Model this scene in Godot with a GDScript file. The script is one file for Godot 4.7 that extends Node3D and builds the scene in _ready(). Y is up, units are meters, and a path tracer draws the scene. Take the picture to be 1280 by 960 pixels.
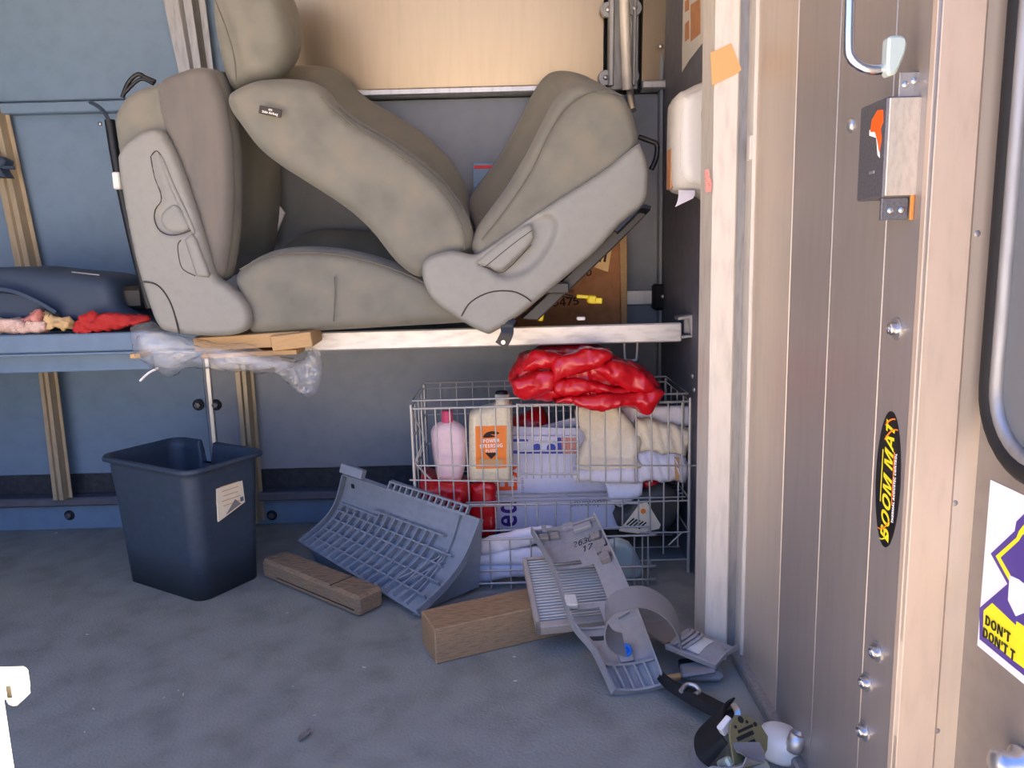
extends Node3D
# The cargo bay of a delivery van seen through its open rear door. Metres, y up; the van floor is y = 0.

var M := {}
var taken := {}


# ---------------------------------------------------------------- shape builder
class Shape:
	var st := SurfaceTool.new()
	var xf := Transform3D()
	var warp: Callable
	var sg := 0

	func _init() -> void:
		st.begin(Mesh.PRIMITIVE_TRIANGLES)

	func v(p: Vector3, uv: Vector2) -> void:
		st.set_smooth_group(sg)
		st.set_uv(uv)
		st.add_vertex(xf * (warp.call(p) if warp.is_valid() else p))

	func tri(a: Vector3, b: Vector3, c: Vector3, ua := Vector2(), ub := Vector2(), uc := Vector2()) -> void: # counter-clockwise from outside
		v(a, ua)
		v(c, uc)
		v(b, ub)

	func quad(a: Vector3, b: Vector3, c: Vector3, d: Vector3) -> void:
		tri(a, b, c, Vector2(0, 0), Vector2(1, 0), Vector2(1, 1))
		tri(a, c, d, Vector2(0, 0), Vector2(1, 1), Vector2(0, 1))

	# a box with chamfered edges
	func box(c: Vector3, size: Vector3, b := 0.002) -> Shape:
		sg = -1
		var h := size / 2.0
		b = minf(b, minf(h.x, minf(h.y, h.z)) * 0.9)
		var ax := [Vector3.RIGHT, Vector3.UP, Vector3.BACK]
		for k in 3:
			for s in [1.0, -1.0]:
				var n: Vector3 = ax[k] * s
				var u: Vector3 = ax[(k + 1) % 3]
				var w: Vector3 = ax[(k + 2) % 3] * s
				var hu: float = h[(k + 1) % 3] - b
				var hw: float = h[(k + 2) % 3] - b
				var o: Vector3 = c + n * h[k]
				quad(o - u * hu - w * hw, o + u * hu - w * hw, o + u * hu + w * hw, o - u * hu + w * hw)
		for k in 3:
			var i := (k + 1) % 3
			var j := (k + 2) % 3
			for si in [1.0, -1.0]:
				for sj in [1.0, -1.0]:
					var pi: Vector3 = ax[i] * si
					var pj: Vector3 = ax[j] * sj
					var e: Vector3 = ax[k] * (h[k] - b)
					var a: Vector3 = c + pi * h[i] + pj * (h[j] - b)
					var d: Vector3 = c + pi * (h[i] - b) + pj * h[j]
					if si * sj > 0:
						quad(a - e, d - e, d + e, a + e)
					else:
						quad(a + e, d + e, d - e, a - e)
		for sx in [1.0, -1.0]:
			for sy in [1.0, -1.0]:
				for sz in [1.0, -1.0]:
					var p := c + Vector3(h.x * sx, (h.y - b) * sy, (h.z - b) * sz)
					var q := c + Vector3((h.x - b) * sx, h.y * sy, (h.z - b) * sz)
					var r := c + Vector3((h.x - b) * sx, (h.y - b) * sy, h.z * sz)
					if sx * sy * sz > 0:
						tri(p, q, r)
					else:
						tri(p, r, q)
		return self

	# a round bar along a path
	func tube(pts: Array, r: float, n := 8, closed := false) -> Shape:
		sg = 1
		var rings := []
		var m := pts.size()
		var side := Vector3.ZERO
		for i in m:
			var a: Vector3 = pts[(i - 1 + m) % m] if closed or i > 0 else pts[i]
			var b: Vector3 = pts[(i + 1) % m] if closed or i < m - 1 else pts[i]
			var t := (b - a).normalized()
			if side == Vector3.ZERO:
				side = t.cross(Vector3.UP if absf(t.y) < 0.9 else Vector3.RIGHT).normalized()
			side = (side - t * side.dot(t)).normalized()
			var up := side.cross(t)
			var ring := []
			for k in n:
				var g := TAU * k / n
				ring.append(pts[i] + (side * cos(g) + up * sin(g)) * r)
			rings.append(ring)
		var segs := m if closed else m - 1
		for i in segs:
			var A: Array = rings[i]
			var B: Array = rings[(i + 1) % m]
			for k in n:
				var l := (k + 1) % n
				quad(A[k], B[k], B[l], A[l])
		if not closed:
			sg = -1
			for k in range(1, n - 1):
				tri(rings[0][0], rings[0][k], rings[0][k + 1])
				tri(rings[m - 1][0], rings[m - 1][k + 1], rings[m - 1][k])
		return self

	# a profile of (radius, height) turned about the y axis of xf
	func lathe(profile: Array, n := 24, sharp := false) -> Shape:
		for i in profile.size() - 1:
			sg = 10 + i if sharp else 1
			var p: Vector2 = profile[i]
			var q: Vector2 = profile[i + 1]
			for k in n:
				var a := TAU * k / n
				var b := TAU * (k + 1) / n
				var d0 := Vector3(cos(a), 0, -sin(a))
				var d1 := Vector3(cos(b), 0, -sin(b))
				var y0 := Vector3(0, p.y, 0)
				var y1 := Vector3(0, q.y, 0)
				if p.x > 1e-6:
					tri(d0 * p.x + y0, d1 * p.x + y0, d1 * q.x + y1)
				if q.x > 1e-6:
					tri(d0 * p.x + y0, d1 * q.x + y1, d0 * q.x + y1)
		return self

	# an outline in x, y pushed from z0 to z1 (z1 > z0), edges chamfered by b on the z1 side
	func prism(outline: Array, z0: float, z1: float, b := 0.0) -> Shape:
		var o := Shape.ccw(outline)
		var n := o.size()
		var inner := o.duplicate()
		if b > 0.0:
			for i in n:
				var nn := Shape.normal_at(o, i)
				inner[i] = o[i] - nn * b
		var idx := Shape.triangles(inner)
		sg = -1
		for i in range(0, idx.size(), 3):
			var a := inner[idx[i]]
			var d := inner[idx[i + 1]]
			var e := inner[idx[i + 2]]
			if (d - a).cross(e - a) < 0:
				var t := d
				d = e
				e = t
			tri(Vector3(a.x, a.y, z1), Vector3(d.x, d.y, z1), Vector3(e.x, e.y, z1), a, d, e)
		idx = Shape.triangles(o)
		for i in range(0, idx.size(), 3):
			var a := o[idx[i]]
			var d := o[idx[i + 1]]
			var e := o[idx[i + 2]]
			if (d - a).cross(e - a) < 0:
				var t := d
				d = e
				e = t
			tri(Vector3(a.x, a.y, z0), Vector3(e.x, e.y, z0), Vector3(d.x, d.y, z0))
		for i in n:
			var j := (i + 1) % n
			sg = -1
			quad(Vector3(o[i].x, o[i].y, z0), Vector3(o[j].x, o[j].y, z0), Vector3(o[j].x, o[j].y, z1 - b), Vector3(o[i].x, o[i].y, z1 - b))
			if b > 0.0:
				quad(Vector3(o[i].x, o[i].y, z1 - b), Vector3(o[j].x, o[j].y, z1 - b), Vector3(inner[j].x, inner[j].y, z1), Vector3(inner[i].x, inner[i].y, z1))
		return self

	# an upholstered or moulded body: a smooth outline at z = near, its depth along axis, edges rounded by r, faces puffed by bulge
	func pillow(outline: Array, near: float, axis: Vector3, r: float, bulge := 0.0, step := 0.014, relief = null, inset = null, inset_depth := 0.0) -> Shape:
		sg = 1
		var o := Shape.resampled(Shape.ccw(outline), step)
		var n := o.size()
		var all := o.duplicate()
		var lo := o[0]
		var hi := o[0]
		for p in o:
			lo = lo.min(p)
			hi = hi.max(p)
		var y := lo.y + step * 0.5
		var row := 0
		while y < hi.y:
			var x := lo.x + step * (0.25 if row % 2 else 0.75)
			while x < hi.x:
				var p := Vector2(x, y)
				if Geometry2D.is_point_in_polygon(p, o) and Shape.gap(p, o) > step * 0.55:
					all.append(p)
				x += step
			y += step * 0.87
			row += 1
		var h := PackedFloat32Array()
		for i in all.size():
			var d := 0.0 if i < n else Shape.gap(all[i], o)
			var q := 1.0 - minf(d / r, 1.0)
			h.append(-r + r * sqrt(1.0 - q * q) + bulge * smoothstep(0.0, r * 4.0, d))
		var idx := Geometry2D.triangulate_delaunay(all)
		for i in range(0, idx.size(), 3):
			var ia := idx[i]
			var ib := idx[i + 1]
			var ic := idx[i + 2]
			var a := all[ia]
			var b := all[ib]
			var c := all[ic]
			if not Geometry2D.is_point_in_polygon((a + b + c) / 3.0, o):
				continue
			if (b - a).cross(c - a) < 0:
				var t := ib
				ib = ic
				ic = t
				b = all[ib]
				c = all[ic]
			var za: float = h[ia] + (relief.call(a) if relief != null else 0.0)
			var zb: float = h[ib] + (relief.call(b) if relief != null else 0.0)
			var zc: float = h[ic] + (relief.call(c) if relief != null else 0.0)
			tri(Vector3(a.x, a.y, near + za), Vector3(b.x, b.y, near + zb), Vector3(c.x, c.y, near + zc), a, b, c)
			var f := axis + Vector3(0, 0, near)
			tri(Vector3(a.x, a.y, -h[ia]) + f, Vector3(c.x, c.y, -h[ic]) + f, Vector3(b.x, b.y, -h[ib]) + f)
		var length := axis.length()
		var rings := 10 if inset_depth != 0.0 else 1
		var nrm := []
		for i in n:
			nrm.append(Shape.normal_at(o, i))
		var last := []
		for k in rings + 1:
			var t := float(k) / rings
			var ring := []
			for i in n:
				var p := Vector3(o[i].x, o[i].y, near - r) + axis * t + Vector3(0, 0, 2.0 * r * t)
				if inset_depth != 0.0:
					var dip: float = inset_depth * smoothstep(0.08, 0.36, t) * smoothstep(0.92, 0.64, t) * inset.call(nrm[i])
					p -= Vector3(nrm[i].x, nrm[i].y, 0) * dip
				ring.append(p)
			if k > 0:
				for i in n:
					var j := (i + 1) % n
					quad(ring[i], ring[j], last[j], last[i])
			last = ring
		return self

	# a sheet given by f(u, v), with thickness; a cell may be left out
	func patch(f: Callable, us: Array, vs: Array, thick: float, gone = null) -> Shape:
		var nu := us.size()
		var nv := vs.size()
		var T := []
		var B := []
		for i in nu:
			T.append([])
			B.append([])
			for j in nv:
				var u: float = us[i]
				var w: float = vs[j]
				var p: Vector3 = f.call(u, w)
				var e := 0.002
				var du: Vector3 = f.call(u + e, w) - f.call(u - e, w)
				var dv: Vector3 = f.call(u, w + e) - f.call(u, w - e)
				T[i].append(p)
				B[i].append(p - du.cross(dv).normalized() * thick)
		var has := func(i: int, j: int) -> bool:
			return i >= 0 and j >= 0 and i < nu - 1 and j < nv - 1 and not (gone != null and gone.call(i, j))
		for i in nu - 1:
			for j in nv - 1:
				if not has.call(i, j):
					continue
				var uv := [Vector2(us[i], vs[j]), Vector2(us[i + 1], vs[j]), Vector2(us[i + 1], vs[j + 1]), Vector2(us[i], vs[j + 1])]
				sg = 1
				tri(T[i][j], T[i + 1][j], T[i + 1][j + 1], uv[0], uv[1], uv[2])
				tri(T[i][j], T[i + 1][j + 1], T[i][j + 1], uv[0], uv[2], uv[3])
				sg = 2
				quad(B[i][j], B[i][j + 1], B[i + 1][j + 1], B[i + 1][j])
				sg = -1
				if not has.call(i - 1, j):
					quad(T[i][j + 1], B[i][j + 1], B[i][j], T[i][j])
				if not has.call(i + 1, j):
					quad(T[i + 1][j], B[i + 1][j], B[i + 1][j + 1], T[i + 1][j + 1])
				if not has.call(i, j - 1):
					quad(T[i][j], B[i][j], B[i + 1][j], T[i + 1][j])
				if not has.call(i, j + 1):
					quad(T[i + 1][j + 1], B[i + 1][j + 1], B[i][j + 1], T[i][j + 1])
		return self

	# a flat strap along a path; across[i] points along its width
	func ribbon(pts: Array, across: Array, w: float, t: float) -> Shape:
		var rings := []
		for i in pts.size():
			var a: Vector3 = pts[maxi(i - 1, 0)]
			var b: Vector3 = pts[mini(i + 1, pts.size() - 1)]
			var d := (b - a).normalized()
			var s: Vector3 = across[i]
			s = (s - d * s.dot(d)).normalized() * w / 2.0
			var n := s.cross(d).normalized() * t / 2.0
			rings.append([pts[i] - s - n, pts[i] + s - n, pts[i] + s + n, pts[i] - s + n])
		for i in rings.size() - 1:
			for k in 4:
				sg = 2 + k
				quad(rings[i + 1][k], rings[i + 1][(k + 1) % 4], rings[i][(k + 1) % 4], rings[i][k])
		sg = -1
		var z: Array = rings[-1]
		var y: Array = rings[0]
		quad(y[0], y[1], y[2], y[3])
		quad(z[3], z[2], z[1], z[0])
		return self

	static func ccw(outline: Array) -> PackedVector2Array:
		var o := PackedVector2Array(outline)
		if Geometry2D.is_polygon_clockwise(o):
			o.reverse()
		var a := 0.0
		for i in o.size():
			a += o[i].cross(o[(i + 1) % o.size()])
		if a < 0:
			o.reverse()
		return o

	static func triangles(o: PackedVector2Array) -> PackedInt32Array: # in millimetres: the engine's tolerance is coarse
		var big := PackedVector2Array()
		for p in o:
			big.append(p * 2000.0)
		return Geometry2D.triangulate_polygon(big)

	static func normal_at(o: PackedVector2Array, i: int) -> Vector2:
		var n := o.size()
		var d := (o[(i + 1) % n] - o[i]).normalized() + (o[i] - o[(i - 1 + n) % n]).normalized()
		return Vector2(d.y, -d.x).normalized()

	static func gap(p: Vector2, o: PackedVector2Array) -> float:
		var best := 1e9
		var n := o.size()
		for i in n:
			var c := Geometry2D.get_closest_point_to_segment(p, o[i], o[(i + 1) % n])
			best = minf(best, p.distance_squared_to(c))
		return sqrt(best)

	static func resampled(o: PackedVector2Array, step: float) -> PackedVector2Array:
		var out := PackedVector2Array()
		var n := o.size()
		for i in n:
			var a := o[i]
			var b := o[(i + 1) % n]
			var k := maxi(1, int(round(a.distance_to(b) / step)))
			for j in k:
				out.append(a.lerp(b, float(j) / k))
		return out


# Catmull-Rom through points of any kind
func smooth(pts: Array, closed := true, sub := 4) -> Array:
	var out := []
	var n := pts.size()
	for i in (n if closed else n - 1):
		var a = pts[(i - 1 + n) % n] if closed or i > 0 else pts[i]
		var b = pts[i]
		var c = pts[(i + 1) % n]
		var d = pts[(i + 2) % n] if closed or i < n - 2 else pts[i + 1]
		for k in sub:
			var t := float(k) / sub
			out.append(0.5 * ((2.0 * b) + (c - a) * t + (2.0 * a - 5.0 * b + 4.0 * c - d) * t * t + (3.0 * b - a - 3.0 * c + d) * t * t * t))
	if not closed:
		out.append(pts[n - 1])
	return out


func steps(a: float, b: float, n: int) -> Array:
	var out := []
	for i in n + 1:
		out.append(lerpf(a, b, float(i) / n))
	return out


func rounded(w: float, h: float, r: float, n := 5) -> Array:
	var out := []
	for q in 4:
		var c: Vector2 = [Vector2(w / 2 - r, h / 2 - r), Vector2(-w / 2 + r, h / 2 - r), Vector2(-w / 2 + r, -h / 2 + r), Vector2(w / 2 - r, -h / 2 + r)][q]
		for k in n + 1:
			var a := PI / 2 * (q + float(k) / n)
			out.append(c + Vector2(cos(a), sin(a)) * r)
	return out


func circle(c: Vector2, r: float, n := 20) -> Array:
	var out := []
	for k in n:
		out.append(c + Vector2(cos(TAU * k / n), sin(TAU * k / n)) * r)
	return out


func frame(o: Vector3, right: Vector3, up: Vector3) -> Transform3D:
	var x := right.normalized()
	var z := x.cross(up).normalized()
	return Transform3D(x, z.cross(x), z, o)


func facing_left(x: float) -> Transform3D: # local x = world z, local y = up, local z = towards -x
	return Transform3D(Vector3(0, 0, 1), Vector3.UP, Vector3(-1, 0, 0), Vector3(x, 0, 0))


func at(xf: Transform3D) -> Shape:
	var s := Shape.new()
	s.xf = xf
	return s


func crumple(amp: float, freq: float, sd: int, fine := 0.35, stretch := Vector3.ONE) -> Callable:
	var n := FastNoiseLite.new()
	n.seed = sd
	n.frequency = freq
	n.noise_type = FastNoiseLite.TYPE_CELLULAR
	n.cellular_return_type = FastNoiseLite.RETURN_DISTANCE2_SUB
	n.cellular_jitter = 1.0
	var m := n.duplicate() as FastNoiseLite
	m.frequency = freq * 2.7
	m.seed = sd + 100
	var mean := 0.0
	for i in 400:
		mean += n.get_noise_3d(i * 0.37, i * 0.11, i * 0.23) / 400.0
	return func(q: Vector3) -> Vector3:
		var p := q * stretch
		var a := Vector3(n.get_noise_3d(p.x, p.y, p.z) - mean, n.get_noise_3d(p.x + 31.0, p.y, p.z) - mean, n.get_noise_3d(p.x, p.y + 57.0, p.z) - mean)
		var b := Vector3(m.get_noise_3d(p.x, p.y, p.z) - mean, m.get_noise_3d(p.x + 31.0, p.y, p.z) - mean, m.get_noise_3d(p.x, p.y + 57.0, p.z) - mean)
		return q + amp * (a + b * fine)


# ---------------------------------------------------------------- nodes
func numbered(called: String) -> String:
	var k: int = taken.get(called, 0)
	taken[called] = k + 1
	return called if k == 0 else "%s_%03d" % [called, k]


func mesh_of(s: Shape, off: Vector3) -> ArrayMesh:
	s.st.generate_normals()
	var arr := s.st.commit_to_arrays()
	var vv: PackedVector3Array = arr[Mesh.ARRAY_VERTEX]
	for i in vv.size():
		vv[i] -= off
	arr[Mesh.ARRAY_VERTEX] = vv
	var m := ArrayMesh.new()
	m.add_surface_from_arrays(Mesh.PRIMITIVE_TRIANGLES, arr)
	return m


func origin_of(n: Node) -> Vector3:
	var p := Vector3.ZERO
	while n is Node3D and n != self:
		p += n.position
		n = n.get_parent()
	return p


func tag(o: Node3D, label: String, category: String, group := "", kind := "") -> Node3D:
	if label:
		o.set_meta("label", label)
	if category:
		o.set_meta("category", category)
	if group:
		o.set_meta("group", group)
	if kind:
		o.set_meta("kind", kind)
	return o


func thing(called: String, label: String, category: String, base: Vector3, group := "") -> Node3D:
	var o := Node3D.new()
	o.name = numbered(called)
	o.position = base
	add_child(o, true)
	tag(o, label, category, group)
	return o


func part(parent: Node3D, called: String, s: Shape, m: Material, label := "") -> MeshInstance3D:
	var o := MeshInstance3D.new()
	var key := str(parent.get_path()) + "/" + called
	o.name = called
	var k: int = taken.get(key, 0)
	taken[key] = k + 1
	if k:
		o.name = "%s_%03d" % [called, k]
	o.mesh = mesh_of(s, origin_of(parent))
	o.material_override = m
	parent.add_child(o, true)
	if label:
		o.set_meta("label", label)
	return o


func solo(called: String, s: Shape, m: Material, label: String, category: String, base: Vector3, group := "") -> MeshInstance3D:
	var o := MeshInstance3D.new()
	o.name = numbered(called)
	o.mesh = mesh_of(s, base)
	o.material_override = m
	o.position = base
	add_child(o, true)
	tag(o, label, category, group)
	return o


func struct(called: String, s: Shape, m: Material, label := "", category := "") -> MeshInstance3D:
	var o := solo(called, s, m, label, category, Vector3.ZERO)
	o.set_meta("kind", "structure")
	return o


# raised lettering: frame's origin is the middle of the line, x along it
func lettering(parent: Node3D, words: String, xf: Transform3D, height: float, m: Material, weight := 400, face := "Droid Sans", slant := 0.0, stretch := 1.0, called := "lettering", depth := 0.0006) -> MeshInstance3D:
	var f := SystemFont.new()
	f.font_names = PackedStringArray([face])
	f.font_weight = weight
	var t := TextMesh.new()
	t.font = f
	t.text = words
	t.font_size = 48
	t.pixel_size = height / 34.3
	t.depth = depth
	t.curve_step = 3.0
	var o := MeshInstance3D.new()
	var key := str(parent.get_path()) + "/" + called
	var k: int = taken.get(key, 0)
	taken[key] = k + 1
	o.name = called if k == 0 else "%s_%03d" % [called, k]
	o.mesh = t
	o.material_override = m
	var b := Basis(Vector3(stretch, 0, 0), Vector3(slant, 1, 0), Vector3(0, 0, 1))
	o.transform = Transform3D(xf.basis * b, xf.origin - origin_of(parent))
	parent.add_child(o, true)
	return o


# ---------------------------------------------------------------- materials
func speckle(base: Color, vary: float, freq: float, sd: int, octaves := 4, warm := 0.0) -> NoiseTexture2D:
	var n := FastNoiseLite.new()
	n.seed = sd
	n.frequency = freq
	n.fractal_octaves = octaves
	var g := Gradient.new()
	g.offsets = PackedFloat32Array([0.0, 0.5, 1.0])
	g.colors = PackedColorArray([base.darkened(vary), base, Color(base.r + vary * (0.25 + warm), base.g + vary * 0.25, base.b + vary * (0.25 - warm)).clamp()])
	var t := NoiseTexture2D.new()
	t.width = 512
	t.height = 512
	t.seamless = true
	t.noise = n
	t.color_ramp = g
	return t


func bumps(freq: float, sd: int, octaves := 3) -> NoiseTexture2D:
	var n := FastNoiseLite.new()
	n.seed = sd
	n.frequency = freq
	n.fractal_octaves = octaves
	var t := NoiseTexture2D.new()
	t.width = 512
	t.height = 512
	t.seamless = true
	t.noise = n
	return t


func plain(called: String, c: Color, rough := 0.6, metal := 0.0) -> StandardMaterial3D:
	var m := StandardMaterial3D.new()
	m.resource_name = called
	m.albedo_color = c
	m.roughness = rough
	m.metallic = metal
	M[called] = m
	return m


func grain(called: String, c: Color, vary: float, freq: float, tile: Vector3, rough: float, metal := 0.0, bump := 0.0, bump_freq := 0.05, warm := 0.0) -> StandardMaterial3D:
	var m := plain(called, Color.WHITE, rough, metal)
	var sd := M.size() * 7 + 3
	m.albedo_texture = speckle(c, vary, freq, sd, 4, warm)
	m.uv1_triplanar = true
	m.uv1_world_triplanar = true
	m.uv1_scale = tile
	if bump > 0.0:
		m.heightmap_enabled = true
		m.heightmap_texture = bumps(bump_freq, sd + 1)
		m.heightmap_scale = bump
	return m


func _ready() -> void:
	view_and_light()
	materials()
	shell()
	back_wall()
	right_side()
	door_leaf()
	shelf_and_load()
	seats()
	floor_load()
	basket()
	belts()
	debris()


func view_and_light() -> void:
	var cam := Camera3D.new()
	cam.name = "camera"
	cam.fov = rad_to_deg(2.0 * atan(0.5))
	cam.near = 0.02
	cam.far = 200.0
	add_child(cam)
	cam.transform = Transform3D(Vector3(0.9997, -0.0258, 0.0043), Vector3(0.0262, 0.9859, -0.1650), Vector3(-0.0000, 0.1650, 0.9863), Vector3(0.0000, 0.9500, 0.0000))
	cam.current = true
	var env := Environment.new()
	env.background_mode = Environment.BG_SKY
	var sky := Sky.new()
	var sm := ProceduralSkyMaterial.new()
	sm.sky_top_color = Color(0.36, 0.58, 0.95)
	sm.sky_horizon_color = Color(0.95, 0.93, 0.90)
	sm.sky_curve = 0.16
	sm.ground_bottom_color = Color(0.60, 0.55, 0.48)
	sm.ground_horizon_color = Color(0.80, 0.76, 0.70)
	sm.sky_energy_multiplier = 1.15
	sky.sky_material = sm
	env.sky = sky
	env.tonemap_mode = Environment.TONE_MAPPER_LINEAR
	env.tonemap_exposure = 2.05
	env.sdfgi_enabled = true
	env.ssao_enabled = true
	env.ssil_enabled = true
	var we := WorldEnvironment.new()
	we.name = "world_environment"
	we.environment = env
	add_child(we)
	var sun := DirectionalLight3D.new()
	sun.name = "sun"
	sun.light_color = Color(1.0, 0.92, 0.81)
	sun.light_energy = 6.5
	sun.light_angular_distance = 0.6
	sun.shadow_enabled = true
	add_child(sun)
	sun.look_at_from_position(Vector3(4.0, 6.0, 0.7), Vector3.ZERO)


func materials() -> void:
	grain("wall_flare_tint", Color(0.42, 0.51, 0.60), 0.05, 0.02, Vector3(1.2, 1.2, 1.2), 0.55, 0.0, 0.04, 0.03)  # lens flare painted in as blue; the paint itself is neutral grey
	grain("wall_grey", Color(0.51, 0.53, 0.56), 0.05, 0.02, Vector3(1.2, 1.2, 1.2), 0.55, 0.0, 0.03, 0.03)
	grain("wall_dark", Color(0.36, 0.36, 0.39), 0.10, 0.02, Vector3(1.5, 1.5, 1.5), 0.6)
	grain("band_black", Color(0.17, 0.19, 0.22), 0.2, 0.03, Vector3(2, 2, 2), 0.6)
	grain("floor_coat", Color(0.53, 0.54, 0.515), 0.12, 0.012, Vector3(1.1, 1.1, 1.1), 0.72, 0.0, 0.12, 0.2)
	grain("alu", Color(0.80, 0.79, 0.77), 0.10, 0.02, Vector3(3.0, 0.6, 3.0), 0.42, 0.85)
	grain("alu_worn", Color(0.86, 0.84, 0.81), 0.12, 0.02, Vector3(1.0, 4.0, 4.0), 0.5, 0.55)
	grain("alu_sheet", Color(0.80, 0.75, 0.69), 0.03, 0.015, Vector3(5.0, 0.5, 5.0), 0.42, 0.55)
	grain("alu_sheet_dim", Color(0.64, 0.61, 0.59), 0.03, 0.015, Vector3(5.0, 0.5, 5.0), 0.40, 0.55)  # same sheet metal, darkened to paint in its dimmer reflections
	grain("end_post_paint", Color(0.73, 0.66, 0.59), 0.05, 0.02, Vector3(4.0, 0.8, 4.0), 0.5, 0.2)
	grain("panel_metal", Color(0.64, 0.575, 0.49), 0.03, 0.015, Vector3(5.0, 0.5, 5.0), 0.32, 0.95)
	grain("alu_dull", Color(0.62, 0.62, 0.62), 0.12, 0.03, Vector3(4.0, 0.7, 4.0), 0.5, 0.7)
	grain("post_paint", Color(0.83, 0.80, 0.75), 0.07, 0.02, Vector3(4.0, 0.8, 4.0), 0.5, 0.2)
	grain("tan_metal", Color(0.66, 0.60, 0.50), 0.10, 0.02, Vector3(4.0, 0.8, 4.0), 0.5, 0.35)
	grain("outside_paint", Color(0.88, 0.87, 0.86), 0.03, 0.02, Vector3(2, 2, 2), 0.35)
	grain("door_paint", Color(0.49, 0.465, 0.445), 0.05, 0.02, Vector3(2, 2, 2), 0.45, 0.3)
	grain("roof_sheet", Color(0.86, 0.82, 0.72), 0.04, 0.02, Vector3(1, 1, 1), 0.6)
	M.roof_sheet.backlight_enabled = true
	M.roof_sheet.backlight = Color(0.55, 0.50, 0.42)
	grain("tarmac", Color(0.74, 0.705, 0.66), 0.12, 0.05, Vector3(1, 1, 1), 0.9)
	grain("fabric", Color(0.475, 0.472, 0.435), 0.11, 0.008, Vector3(1.6, 1.6, 1.6), 0.95, 0.0, 0.012, 0.5, 0.15)
	grain("fabric_dirty", Color(0.44, 0.425, 0.405), 0.09, 0.010, Vector3(2.6, 0.7, 2.6), 0.95, 0.0, 0.012, 0.5, 0.15)
	grain("fabric_panel", Color(0.39, 0.385, 0.35), 0.12, 0.02, Vector3(2.5, 2.5, 2.5), 0.95, 0.0, 0.012, 0.5)
	for k in ["fabric", "fabric_dirty", "fabric_panel"]:
		M[k].rim_enabled = true
		M[k].rim = 0.25
	grain("trim_plastic", Color(0.55, 0.55, 0.525), 0.03, 0.02, Vector3(3, 3, 3), 0.55, 0.0, 0.015, 0.5)
	plain("groove", Color(0.22, 0.20, 0.18), 0.7)
	plain("black_plastic", Color(0.07, 0.075, 0.085), 0.45)
	plain("black_rubber", Color(0.06, 0.06, 0.07), 0.75)
	plain("blue_black", Color(0.20, 0.26, 0.34), 0.6)  # black plastic lifted towards blue to carry the lens veil
	grain("bin_plastic", Color(0.21, 0.26, 0.32), 0.12, 0.03, Vector3(2, 2, 2), 0.5, 0.0, 0.01, 0.4)  # black plastic lifted to navy, lens haze put into its colour
	grain("panel_grey", Color(0.50, 0.53, 0.57), 0.10, 0.02, Vector3(3, 3, 3), 0.5)
	grain("pillar_grey", Color(0.58, 0.57, 0.57), 0.09, 0.02, Vector3(4, 4, 4), 0.55)
	grain("pillar_dust", Color(0.54, 0.51, 0.48), 0.15, 0.04, Vector3(6, 6, 6), 0.8)
	grain("webbing", Color(0.49, 0.48, 0.48), 0.10, 0.2, Vector3(10, 10, 10), 0.8)
	grain("wood", Color(0.62, 0.505, 0.37), 0.22, 0.03, Vector3(1.6, 16, 12), 0.85, 0.0, 0.08, 0.1, 0.2)
	grain("wood_grey", Color(0.53, 0.45, 0.36), 0.30, 0.03, Vector3(1.4, 16, 9), 0.9, 0.0, 0.1, 0.1, 0.2)
	grain("wood_pale", Color(0.74, 0.60, 0.42), 0.10, 0.03, Vector3(1.5, 18, 12), 0.8)
	grain("cardboard", Color(0.70, 0.49, 0.34), 0.10, 0.02, Vector3(2, 2, 2), 0.9)
	grain("manila", Color(0.83, 0.70, 0.50), 0.05, 0.03, Vector3(2, 2, 2), 0.85)
	grain("cream_paper", Color(0.93, 0.87, 0.75), 0.05, 0.02, Vector3(4, 4, 4), 0.85, 0.0, 0.05, 0.06)
	grain("white_paper", Color(0.90, 0.88, 0.90), 0.04, 0.02, Vector3(4, 4, 4), 0.8)
	grain("envelope_white", Color(0.88, 0.87, 0.92), 0.03, 0.02, Vector3(3, 3, 3), 0.6)
	grain("cream_plastic", Color(0.88, 0.83, 0.70), 0.06, 0.03, Vector3(5, 5, 5), 0.45)
	grain("pink_plastic", Color(0.90, 0.78, 0.79), 0.04, 0.02, Vector3(4, 4, 4), 0.35)
	plain("pink_cap", Color(0.86, 0.30, 0.42), 0.35)
	plain("label_orange", Color(0.95, 0.50, 0.12), 0.5)
	plain("ink_black", Color(0.05, 0.05, 0.05), 0.6)
	plain("ink_brown", Color(0.20, 0.11, 0.06), 0.8)
	plain("ink_grey", Color(0.42, 0.42, 0.46), 0.8)
	plain("ink_white", Color(0.95, 0.94, 0.92), 0.6)
	plain("ink_purple", Color(0.28, 0.12, 0.50), 0.6)
	plain("ink_orange", Color(0.98, 0.36, 0.07), 0.6)
	plain("ink_blue", Color(0.22, 0.30, 0.68), 0.6)
	plain("ink_red", Color(0.82, 0.14, 0.14), 0.6)
	plain("sticker_purple", Color(0.27, 0.20, 0.52), 0.5)
	plain("sticker_yellow", Color(0.90, 0.85, 0.12), 0.5)
	plain("sticker_white", Color(0.86, 0.86, 0.88), 0.5)
	plain("sticker_black", Color(0.06, 0.05, 0.06), 0.35)
	plain("red_film", Color(0.80, 0.06, 0.11), 0.34)
	M.red_film.clearcoat_enabled = true
	M.red_film.clearcoat = 0.35
	M.red_film.clearcoat_roughness = 0.15
	M.red_film.backlight_enabled = true
	M.red_film.backlight = Color(0.35, 0.02, 0.03)
	plain("red_cloth", Color(0.70, 0.14, 0.13), 0.75)
	grain("wrapper_print", Color(0.86, 0.55, 0.50), 0.45, 0.05, Vector3(9, 9, 9), 0.4)
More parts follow.
